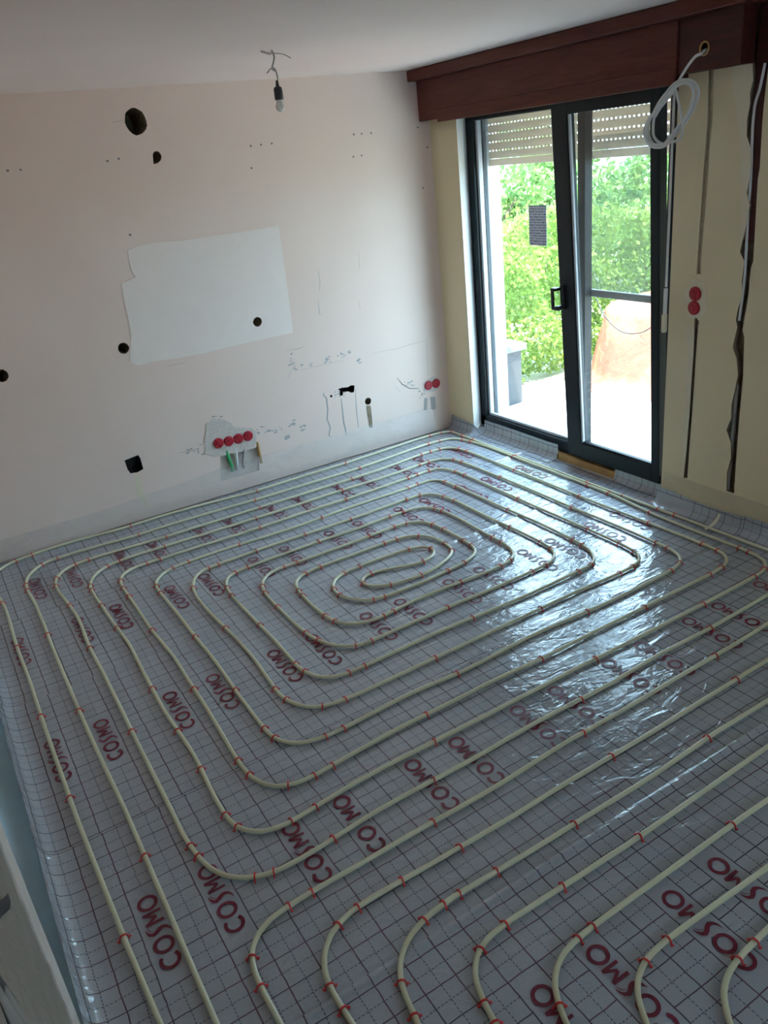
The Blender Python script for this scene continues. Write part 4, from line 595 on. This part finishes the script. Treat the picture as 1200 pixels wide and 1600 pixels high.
decal('mortar_patch', ellipse(3.365, .382, .085, .055, 14, .2), M['mortar'], .002)
# cables in the opening under the four caps
for (x0, x1, mat, lab, r) in ((1.632, 1.650, 'green', 'green conduit in the wall opening under the four red caps', .013), (1.70, 1.69, 'cable', 'pale conduit in the wall opening under the red caps', .012), (1.765, 1.735, 'cable_grey', 'grey conduit in the wall opening under the red caps', .011), (1.865, 1.868, 'lath', 'brown conduit at the right of the wall opening', .012)):
    m = MB(); m.tube([(x0, YA+.006, .31), (x0*.6+x1*.4, YA+.004, .25), (x1, YA+.005, .185), (x1, YA+.006, .15)], r, 8)
    tag(m.build('conduit', M[mat], None, True), lab, 'conduit')

# ------------------------------------------------------------------ bare bulb on its wire
lamp = empty('pendant_bulb', (1.816, 3.874, ZC)); tag(lamp, 'bare bulb in a black holder hanging from the ceiling', 'lamp')
m = MB(); m.tube(smooth_pts([(0, 0, 0), (.010, 0, -.03), (-.008, 0, -.072), (-.002, 0, -.082), (.006, 0, -.086)]), .0042, 6)
m.tube(smooth_pts([(-.038, 0, -.094), (-.018, 0, -.078), (0, 0, -.074), (.010, 0, -.092), (.012, 0, -.12), (.010, 0, -.15)]), .0032, 6)
m.tube(smooth_pts([(-.05, .01, .0), (-.01, 0, -.012), (.05, -.01, -.02), (.085, -.02, -.04)]), .0022, 5)
m.tube(smooth_pts([(-.045, .02, -.004), (.0, .02, -.016), (.01, .02, -.004)]), .0022, 5)
m.build('wire', M['cable_grey'], lamp, True)
m = MB(); m.lathe([(.005, -.125), (.009, -.15), (.018, -.155), (.0205, -.165), (.0205, -.207), (.017, -.208)], 16); fixn(m.build('holder', M['black'], lamp, True)).location.x = .006
m = MB(); m.lathe([(.014, -.206), (.016, -.215), (.016, -.222), (.021, -.230), (.022, -.240), (.018, -.250), (.010, -.257), (.003, -.259)], 16); fixn(m.build('bulb', M['bulb'], lamp, True)).location.x = .006

# ------------------------------------------------------------------ printed foil sheets over the floor
def right_profile(y):
    if DY0+.02 < y < DY1-.02: return [(3.50, 0.0), (3.585, 0.0)]
    return [(3.43, 0.0), (3.465, .004), (3.490, .018), (3.503, .042), (3.509, .07), (3.511, .098 + .01*math.sin(y*9))]
def left_profile(y):
    return [(-.137, .095 + .012*math.sin(y*7)), (-.135, .07), (-.128, .042), (-.112, .018), (-.088, .005), (-.055, 0.0)]
sheets = [  # y0, y1, logo centre, first logo column, label
    (Y0+.05, -0.62, -1.1, .21, 'printed grey foil sheet at the back, behind the viewer'),
    (-0.62, .40, -.08, .06, 'printed grey foil sheet below the nearest bends'),
    (.40, 1.405, .965, .41, 'printed grey foil sheet along the bottom edge, under the nearest pipe bends'),
    (1.405, 2.41, 1.90, .115, 'printed grey foil sheet in front of the spiral, second from the bottom'),
    (2.41, 3.42, 2.92, .010, 'printed grey foil sheet under the middle of the spiral'),
    (3.42, 4.24, 3.895, .316, 'printed grey foil sheet under the far half of the spiral'),
    (4.24, 5.075, 4.555, .206, 'printed grey foil sheet along the back wall')]
# logo mesh: C O S M O in strokes; text runs along +Y, letter tops point to -X
def stroke(mb, pts, w, z):
    P = [Vector((p[0], p[1])) for p in pts]; n = len(P); vs = []; ws = w if hasattr(w, '__len__') else [w]*n
    for i in range(n):
        t = (P[min(i+1, n-1)]-P[max(i-1, 0)]).normalized(); nn = Vector((-t.y, t.x))
        for s in (1, -1):
            q = P[i] + nn*s*ws[i]/2; vs.append((-q.y, q.x, z))
    mb.add(vs, [(2*i, 2*i+1, 2*i+3, 2*i+2) for i in range(n-1)])
def arc(cx, cy, rx, ry, a0, a1, n=20): return [(cx+rx*math.cos(math.radians(a0+(a1-a0)*k/n)), cy+ry*math.sin(math.radians(a0+(a1-a0)*k/n))) for k in range(n+1)]
lg = MB(); zz = 0.0; W = .0115; RR = .0265
stroke(lg, arc(-.118, 0, .026, RR, 48, 312), W, zz)                      # C
stroke(lg, arc(-.058, 0, .026, RR, 0, 360, 28), W, zz)                    # O
stroke(lg, [(.020, .034), (.008, .032), (-.003, .026), (-.008, .016), (-.004, .006), (.003, -.004), (.006, -.014), (.001, -.025), (-.010, -.033), (-.024, -.036)], [.002, .006, .010, .0135, .014, .014, .0135, .010, .006, .001], zz)   # S with its swoosh
stroke(lg, [(.024, .027), (.013, .025), (.006, .019), (.004, .012)], [.001, .003, .0025, .001], zz)
stroke(lg, [(.034, -.028), (.034, .028)], W*.9, zz); stroke(lg, [(.034, .028), (.054, -.010)], W*.85, zz); stroke(lg, [(.054, -.010), (.074, .028)], W*.85, zz); stroke(lg, [(.074, .028), (.074, -.028)], W*.9, zz)   # M
stroke(lg, arc(.117, 0, .026, RR, 0, 360, 28), W, zz)                     # O
logo_me = bpy.data.meshes.new('printed_logo'); logo_me.from_pydata(lg.v, [], lg.f); logo_me.materials.append(M['ink'])
def relief(x, y):
    a = noise.noise((x*3.1, y*3.7, 1.3))*.0012 + noise.noise((x*9, y*8, 4.1))*.0007
    return a
for k, (ya, yb, yc, xa, lab) in enumerate(sheets):
    ys = list(np.arange(ya-.02, yb-.05, .03)) + list(np.arange(yb-.05, yb-.001, .006)) + [yb]
    vs = []; uv = []; cols_n = None
    for j, y in enumerate(ys):
        lp = left_profile(y); rp = right_profile(y); 
        while len(rp) < 6: rp = [rp[0]] + [((rp[0][0]*(5-i)+rp[-1][0]*i)/5, 0.0) for i in range(1, 5)] + [rp[-1]]
        mid = [(x, 0.0) for x in np.linspace(-.055, rp[0][0], 118)[1:-1]]
        prof_ = lp + mid + rp; s = 0; base = None
        # unrolled length measured from x = 0 side
        ss = [0.0]
        for i in range(1, len(prof_)): ss.append(ss[-1] + math.hypot(prof_[i][0]-prof_[i-1][0], prof_[i][1]-prof_[i-1][1]))
        s0 = ss[5]; off = -.055 - s0
        seam = 0.0
        d = yb - y
        if d < .05: seam = .0015 + (.0075 if k == 2 else .0035)*math.exp(-((d-.015)/.012)**2)
        if y < ya + .001 and k > 0: seam = -.001
        for i, (x, z) in enumerate(prof_):
            fold = 1 + .9*noise.noise((x*2.3, k*5.1, .7)) if d < .05 else 1
            vs.append((x, y, z + relief(x, y) + seam*fold)); uv.append((ss[i] + off - xa, y - yc))
        cols_n = len(prof_)
    fs = [(j*cols_n+i, j*cols_n+i+1, (j+1)*cols_n+i+1, (j+1)*cols_n+i) for j in range(len(ys)-1) for i in range(cols_n-1)]
    sheet = mk('foil_sheet', vs, fs, M['foil'], None, True, uv); tag(sheet, lab, 'foil sheet')
    n0 = -3
    for q_ in range(n0, 9):
        for e in (0, .2):
            x = xa + q_*.5 + e
            if -.05 < x < 3.40 and yc+.15 < yb+.12 and yc-.15 > ya-.12:
                lo = link('printed_logo', logo_me, None, sheet); lo.location = (x, yc, .0028)
# foil upstands at the door sill
def upstand(y0, y1, lab, ztop):
    prof_ = [(3.50, .003), (3.55, .006), (3.578, .020), (3.590, .045), (3.592, ztop), (3.590, ztop+.012)]
    ys = np.linspace(y0, y1, 26); vs = []; uv = []
    for y in ys:
        s = 0
        for i, (x, z) in enumerate(prof_):
            if i: s += math.hypot(x-prof_[i-1][0], z-prof_[i-1][1])
            vs.append((x + .004*noise.noise((y*6, z*20, 3)), y, z + .006*noise.noise((y*5, i*.3, 9)) * (i/5))); uv.append((s + .3, y - y1 - .2))
    n = len(prof_)
    o = mk('foil_upstand', vs, [(j*n+i, j*n+i+1, (j+1)*n+i+1, (j+1)*n+i) for j in range(len(ys)-1) for i in range(n-1)], M['foil'], None, True, uv); tag(o, lab, 'foil strip')
upstand(4.75, 3.93, 'turned-up printed foil flap under the left door pane', .10)
upstand(3.40, 2.98, 'turned-up printed foil flap under the right end of the door sill', .125)

# blue edge strip along the recessed left wall
prof_ = [(-.120, .004), (-.150, .010), (-.190, .030), (-.228, .075), (-.252, .14), (-.264, .22), (-.268, .22), (-.268, 0.0)]
ys = np.linspace(YE+.01, 5.05, 90); vs = []
for y in ys:
    for i, (x, z) in enumerate(prof_):
        w = noise.noise((y*4, i*.5, 6)); vs.append((x + (.006*w if 0 < i < 6 else 0), y, max(.002, z + (.006*w if 0 < i < 6 else 0))))
n = len(prof_)
o = mk('edge_strip', vs, [(j*n+i, j*n+(i+1) % n, (j+1)*n+(i+1) % n, (j+1)*n+i) for j in range(len(ys)-1) for i in range(n)], M['blue'], None, True)
tag(o, 'pale blue foam edge strip along the left wall', 'edge strip')
# clear film apron along the back wall and tape along the right wall foot
def film(name, lab, mat, P, ys, to3, cat):
    vs = []; n = len(P)
    for y in ys:
        for i, (d, z) in enumerate(P):
            w = noise.noise((y*5, i*.6, 2.5)); w2 = noise.noise((y*17, i*.9, 7.5))
            amp = (0, .35, 1, 1, .6, .15)[min(i, 5)]
            vs.append(to3(y, d + amp*(.010*w + .006*w2), z + (amp*(.012*w2 + .010*w) if i < n-1 else .006*w)))
    o = mk(name, vs, [(j*n+i, j*n+i+1, (j+1)*n+i+1, (j+1)*n+i) for j in range(len(ys)-1) for i in range(n-1)], mat, None, True); tag(o, lab, cat); return o
film('plastic_film', 'crumpled clear plastic film along the foot of the back wall', M['film'], [(.022, .014), (.028, .035), (.045, .06), (.050, .09), (.028, .14), (.003, .200)], np.linspace(-.1, 3.34, 270), lambda y, d, z: (y, YA - max(.0015, d*min(1, max(.35, .35+(y-.7)*.8))), z*min(1, max(.72, .72+(y-.7)*.3))), 'plastic film')
tp = MB()
for (y0, y1, z0, z1) in ((Y0+.1, 2.955, .085, .205),):
    ys = np.linspace(y0, y1, 60)
    vs = []
    for y in ys:
        for i, z in enumerate((z0, (z0+z1)/2, z1)): vs.append((XB-.004-.002*noise.noise((y*6, i, 1)), y, z + .004*noise.noise((y*4, i, 5))))
    tp.add(vs, [(j*3+i, j*3+i+1, (j+1)*3+i+1, (j+1)*3+i) for j in range(59) for i in range(2)])
tag(tp.build('clear_tape', M['tape'], None, True), 'yellowish clear tape along the foot of the cream wall', 'tape')

# ------------------------------------------------------------------ heating pipes
PR, PZ = .0083, .0112
def pipe(name, mm, lab):
    P = [(x/1000, y/1000, 0) for x, y in mm]; C = smooth_pts(P, 2)
    C = [Vector((p.x, p.y, PZ)) for p in C]; m = len(C); n = 10; vs = []; fs = []
    for i, p in enumerate(C):
        t = (C[min(i+1, m-1)]-C[max(i-1, 0)]); t.z = 0; t.normalize(); u = Vector((t.y, -t.x, 0))
        for k in range(n):
            a = 2*math.pi*k/n; vs.append((p.x+u.x*PR*math.cos(a), p.y+u.y*PR*math.cos(a), p.z+PR*math.sin(a)))
    for i in range(m-1):
        for k in range(n): k2 = (k+1) % n; fs.append((i*n+k, i*n+k2, (i+1)*n+k2, (i+1)*n+k))
    fs += [tuple(range(n)), tuple((m-1)*n+k for k in range(n-1, -1, -1))]
    return tag(mk(name, vs, fs, M['pipe'], None, True), lab, 'heating pipe')
pipe('heating_pipe', PIPE_A, 'long cream heating pipe laid in a rounded double spiral filling the room')
pipe('heating_pipe', PIPE_B, 'cream heating pipe of the nearest circuit, bending along the bottom edge')
m = MB(); m.tube(smooth_pts([(3.40, 2.56, .012), (3.43, 2.55, .02), (3.47, 2.55, .035), (3.505, 2.55, .07)]), .008, 8)
tag(m.build('pipe_stub', M['pipe'], None, True), 'short cream pipe end bending up against the right wall', 'pipe')
# red clips
cm = MB()
arch = [(-.0145, -.0015), (-.0125, .006), (-.0112, .013), (-.0072, .0192), (0, .0212), (.0072, .0192), (.0112, .013), (.0125, .006), (.0145, -.0015)]
def strip(mb, pts, hw, th):
    P = [Vector((0, a, b)) for a, b in pts]; n = len(P); vs = []; fs = []
    for i, p in enumerate(P):
        t = (P[min(i+1, n-1)]-P[max(i-1, 0)]).normalized(); nn = Vector((0, -t.z, t.y))
        for sx, sn in ((-1, -1), (1, -1), (1, 1), (-1, 1)): q = p + nn*sn*th/2; vs.append((sx*hw, q.y, q.z))
    for i in range(n-1):
        for k in range(4): k2 = (k+1) % 4; fs.append((i*4+k, i*4+k2, i*4+4+k2, i*4+4+k))
    fs += [(3, 2, 1, 0), tuple((n-1)*4+k for k in range(4))]; mb.add(vs, fs)
strip(cm, arch, .0021, .0026)
for s in (-1, 1):
    strip(cm, [(s*.0135, .0035), (s*.0165, .0055), (s*.0195, .0045)], .0026, .0022)
cme = bpy.data.meshes.new('pipe_clip'); cme.from_pydata(cm.v, [], cm.f); cme.materials.append(M['clip'])
# which run of pipe a clip sits on: count the runs between it and the outside
def crossings(path, x, y, dx, dy):
    P = np.array(path, float)/1000 - (x, y); a, b = P[:-1], P[1:]
    ca = a[:, 0]*dy - a[:, 1]*dx; cb = b[:, 0]*dy - b[:, 1]*dx; m = (ca > 0) != (cb > 0)
    tt = ca[m]/(ca[m]-cb[m]); s = (a[m, 0] + (b[m, 0]-a[m, 0])*tt)*dx + (a[m, 1] + (b[m, 1]-a[m, 1])*tt)*dy
    return int((s > .03).sum())
ORD = ['first', 'second', 'third', 'fourth', 'fifth', 'sixth', 'seventh', 'eighth', 'ninth', 'tenth', 'eleventh', 'twelfth', 'thirteenth', 'fourteenth', 'fifteenth', 'sixteenth', 'seventeenth', 'eighteenth', 'nineteenth', 'twentieth']
SIDES = {'back': ((0, 1), 'red clip, {n} from the left on the {k} pipe run from the back wall', 'red clips on the back-wall side'),
         'left': ((-1, 0), 'red clip, {n} from the back on the {k} pipe run from the left wall', 'red clips on the left-hand side'),
         'door': ((1, 0), 'red clip, {n} from the back on the {k} pipe run from the door wall', 'red clips on the door side'),
         'near': ((0, -1), 'red clip, {n} from the left on the {k} nearest run of the spiral pipe', 'red clips on the near side'),
         'b': ((-.6, .8), 'red clip, {n} from the bottom on the {k} bent pipe of the nearest circuit', 'red clips on the nearest circuit')}
runs = {}
for (ci, mx_, my_, a) in CLIPS:
    x, y = mx_/1000, my_/1000; u, v = (x-1.72)/1.75, (y-3.45)/1.65
    side = 'b' if ci else (('door' if u > 0 else 'left') if abs(u) > abs(v) else ('back' if v > 0 else 'near'))
    d = SIDES[side][0]; k = crossings(PIPE_B if ci else PIPE_A, x, y, *d)
    key = {'back': x, 'near': x, 'left': -y, 'door': -y, 'b': x+y}[side]
    runs.setdefault((side, k), []).append((key, x, y, a))
for (side, k), items in sorted(runs.items()):
    for n, (key, x, y, a) in enumerate(sorted(items)):
        o = link('pipe_clip', cme); o.location = (x, y, .0015); o.rotation_euler = (0, 0, math.radians(a + random.uniform(-9, 9))); o.scale = (1.25, 1.06, 1.05)
        tag(o, SIDES[side][1].format(n=ORD[min(n, 19)], k=ORD[min(k, 19)]), 'clip', SIDES[side][2])

# ------------------------------------------------------------------ outside
gd = MB(); gd.box(XO-.1, 40, -20, 40, -.4, -.135); tag(gd.build('garden_ground', M['soil']), 'pale dry garden ground beyond the patio', kind='structure')
pt = MB(); pt.box(XO, 6.2, 0.5, 5.62, -.135, -.112); patio = tag(pt.build('patio', M['mortar']), 'pale paved patio outside the door', kind='structure')
sm = MB(); sm.bbox(0, .497, 0, .497, 0, .03, .004); slab_me = None
for i in range(5):
    for j in range(10):
        if slab_me is None:
            s_ = sm.build('paving_slab', M['patio'], patio); slab_me = s_.data
        else: s_ = link('paving_slab', slab_me, None, patio)
        s_.location = (XO+.003+i*.5, .6+j*.5, -.13 + random.uniform(0, .003))
pl = MB(); pl.bbox(XO-.02, 4.13, 5.10, 5.55, -.13, 3.0, .01); tag(pl.build('garden_wall', M['paint_white']), 'white rendered wall end outside the left door pane', 'wall')
bx = empty('storage_box', (4.40, 5.52, -.12)); tag(bx, 'grey plastic box standing behind the white wall end', 'box')
m = MB(); m.bbox(-.16, .13, -.12, .18, 0, .50, .01); m.build('body', M['grey_box'], bx)
m = MB(); m.bbox(-.18, .165, -.16, .2, .50, .56, .012); m.build('lid', flat('grey_lid_plastic', (.17, .18, .18), .5, .4), bx)  # lid tone lowered too, for the shade over the box

# tarpaulin heap
tc = (6.30, 4.48); NU, NV = 96, 30; vs = []
def sup(a, ex):
    ca, sa = math.cos(a), math.sin(a); return (math.copysign(abs(ca)**ex, ca), math.copysign(abs(sa)**ex, sa))
for j in range(NV):
    t = j/(NV-1)
    for i in range(NU):
        a = 2*math.pi*i/NU; cx, sy = sup(a, .38)
        fold = noise.noise((math.cos(a)*3, math.sin(a)*3, t*1.1)); fold2 = noise.noise((math.cos(a)*9, math.sin(a)*9, t*1.6))
        if t < .36: r = t/.36*.90; z = .80 - .09*(r**2) + .015*fold2
        else:
            u = (t-.36)/.64; r = .90 + .10*u + .035*u*fold + .022*u*fold2; z = .71*(1-u)**.9 + .012*fold2*(1-u)
            if u > .88: r += (u-.88)*1.3*(.6+fold)
        vs.append((tc[0]+1.0*r*cx, tc[1]+1.12*r*sy, -.128 + max(.034, z)))
fs = [(j*NU+i, j*NU+(i+1) % NU, (j+1)*NU+(i+1) % NU, (j+1)*NU+i) for j in range(NV-1) for i in range(NU)]
tag(mk('tarpaulin', vs, fs, M['tarp'], None, True), 'salmon tarpaulin draped over a heap on the patio', 'tarpaulin')

def leaves(npts, fn, size, seed):
    rng = np.random.default_rng(seed); P = fn(rng, npts); n = len(P)
    d = rng.normal(size=(n, 3)); d[:, 2] -= .35; d /= np.linalg.norm(d, axis=1)[:, None]
    b = rng.normal(size=(n, 3)); b -= (b*d).sum(1)[:, None]*d; b /= np.linalg.norm(b, axis=1)[:, None]
    nn = np.cross(d, b); s = size*rng.uniform(.6, 1.3, (n, 1))
    V = np.stack([P, P + d*s*.5 + b*s*.28 + nn*s*.06, P + d*s, P + d*s*.5 - b*s*.28 + nn*s*.06], 1).reshape(-1, 3)
    F = np.arange(n*4).reshape(-1, 4); return V.tolist(), F.tolist()
def plant(name, lab, cat, loc, fn, npts, size, mat, seed, trunk=None, group=None):
    e = empty(name, loc); tag(e, lab, cat, group); V, F = leaves(npts, fn, size, seed); o = mk('foliage', V, F, mat, e); o['kind'] = 'stuff'
    m = MB()
    for (p, r) in (trunk or []): m.tube(p, r, 7)
    if trunk: m.build('trunk', M['bark'], e, True)
    return e
def hedge_fn(L, D, H):
    def fn(rng, n):
        k = n*2//3
        x = rng.uniform(-L/2, L/2, n); y = rng.uniform(-D/2, D/2, n); z = rng.uniform(0.05, H, n)
        y[:k] = -D/2 + np.abs(rng.normal(0, .07, k)); 
        bulge = .10*np.sin(x*3.1+1)+.07*np.sin(x*7+z*5)+.05*np.sin(z*9+x*2)
        z = z + .10*np.sin(x*2.3)*z/H
        return np.stack([x, y + bulge, z], 1)
    return fn
plant('hedge', 'tall clipped green hedge beyond the patio', 'hedge', (7.6, 6.25, -.135), hedge_fn(6.4, .7, 1.5), 42000, .058, M['leaf1'], 3,
      [([(x, 0, 0), (x+.05, .03, .6), (x, 0, 1.3)], [.03, .022, .01]) for x in (-2.6, -1.6, -.6, .4, 1.4, 2.4)])
def crown_fn(blobs):
    def fn(rng, n):
        out = []; w = np.array([b[3]**2 for b in blobs]); w = w/w.sum()
        for b, ww in zip(blobs, w):
            m = int(n*ww); v = rng.normal(size=(m, 3)); v /= np.linalg.norm(v, axis=1)[:, None]
            r = b[3]*rng.uniform(.55, 1.0, (m, 1))**.5; q = v*r; q += .12*b[3]*np.sin(v*9 + b[0]); out.append(np.array(b[:3]) + q)
        return np.vstack(out)
    return fn
def tree(lab, loc, blobs, npts, size, mat, seed, h):
    tr = [([(0, 0, 0), (.05, .02, h*.4), (0, 0, h*.8)], [.10, .08, .03])] + [([(0, 0, h*.4), (b[0]*.6, b[1]*.6, h*.4+(b[2]-h*.4)*.7), tuple(b[:3])], [.04, .03, .01]) for b in blobs[:4]]
    plant('garden_tree', lab, 'tree', loc, crown_fn(blobs), npts, size, mat, seed, tr, 'trees behind the hedge')
tree('bright green leafy tree behind the hedge, left door pane', (7.0, 8.9, -.135), [(-1.3, -.2, 1.35, .85), (.2, -.3, 1.5, .9), (1.3, .1, 1.3, .8), (-.4, .1, .8, .8), (.8, 0, .7, .8)], 26000, .085, M['leaf2'], 11, 2.0)
tree('dense green tree behind the hedge, between the two panes', (10.3, 8.9, -.135), [(0, 0, 1.0, .85), (-.8, -.2, .9, .8), (.9, -.2, .9, .8)], 17000, .085, M['leaf2'], 12, 1.8)
tree('pale loose tree rising behind the tarpaulin', (13.0, 8.3, -.135), [(0, 0, 1.3, 1.0), (.5, -1.0, 1.7, .95), (-.2, .6, 1.1, .8)], 17000, .085, M['leaf3'], 13, 1.8)
tree('broad pale green tree at the far right of the garden', (13.4, 5.2, -.135), [(0, 0, 1.4, 1.1), (0, 1.2, 1.6, 1.0), (.3, -1.3, 1.5, 1.2), (-.4, -.4, .8, 1.0)], 22000, .09, M['leaf3'], 14, 2.0)
tree('low dark shrub behind the tarpaulin', (9.0, 4.3, -.135), [(0, 0, .7, .7), (.1, .75, .65, .6), (0, -.8, .7, .7), (.1, .1, 1.1, .5)], 16000, .065, M['leaf2'], 15, 1.1)
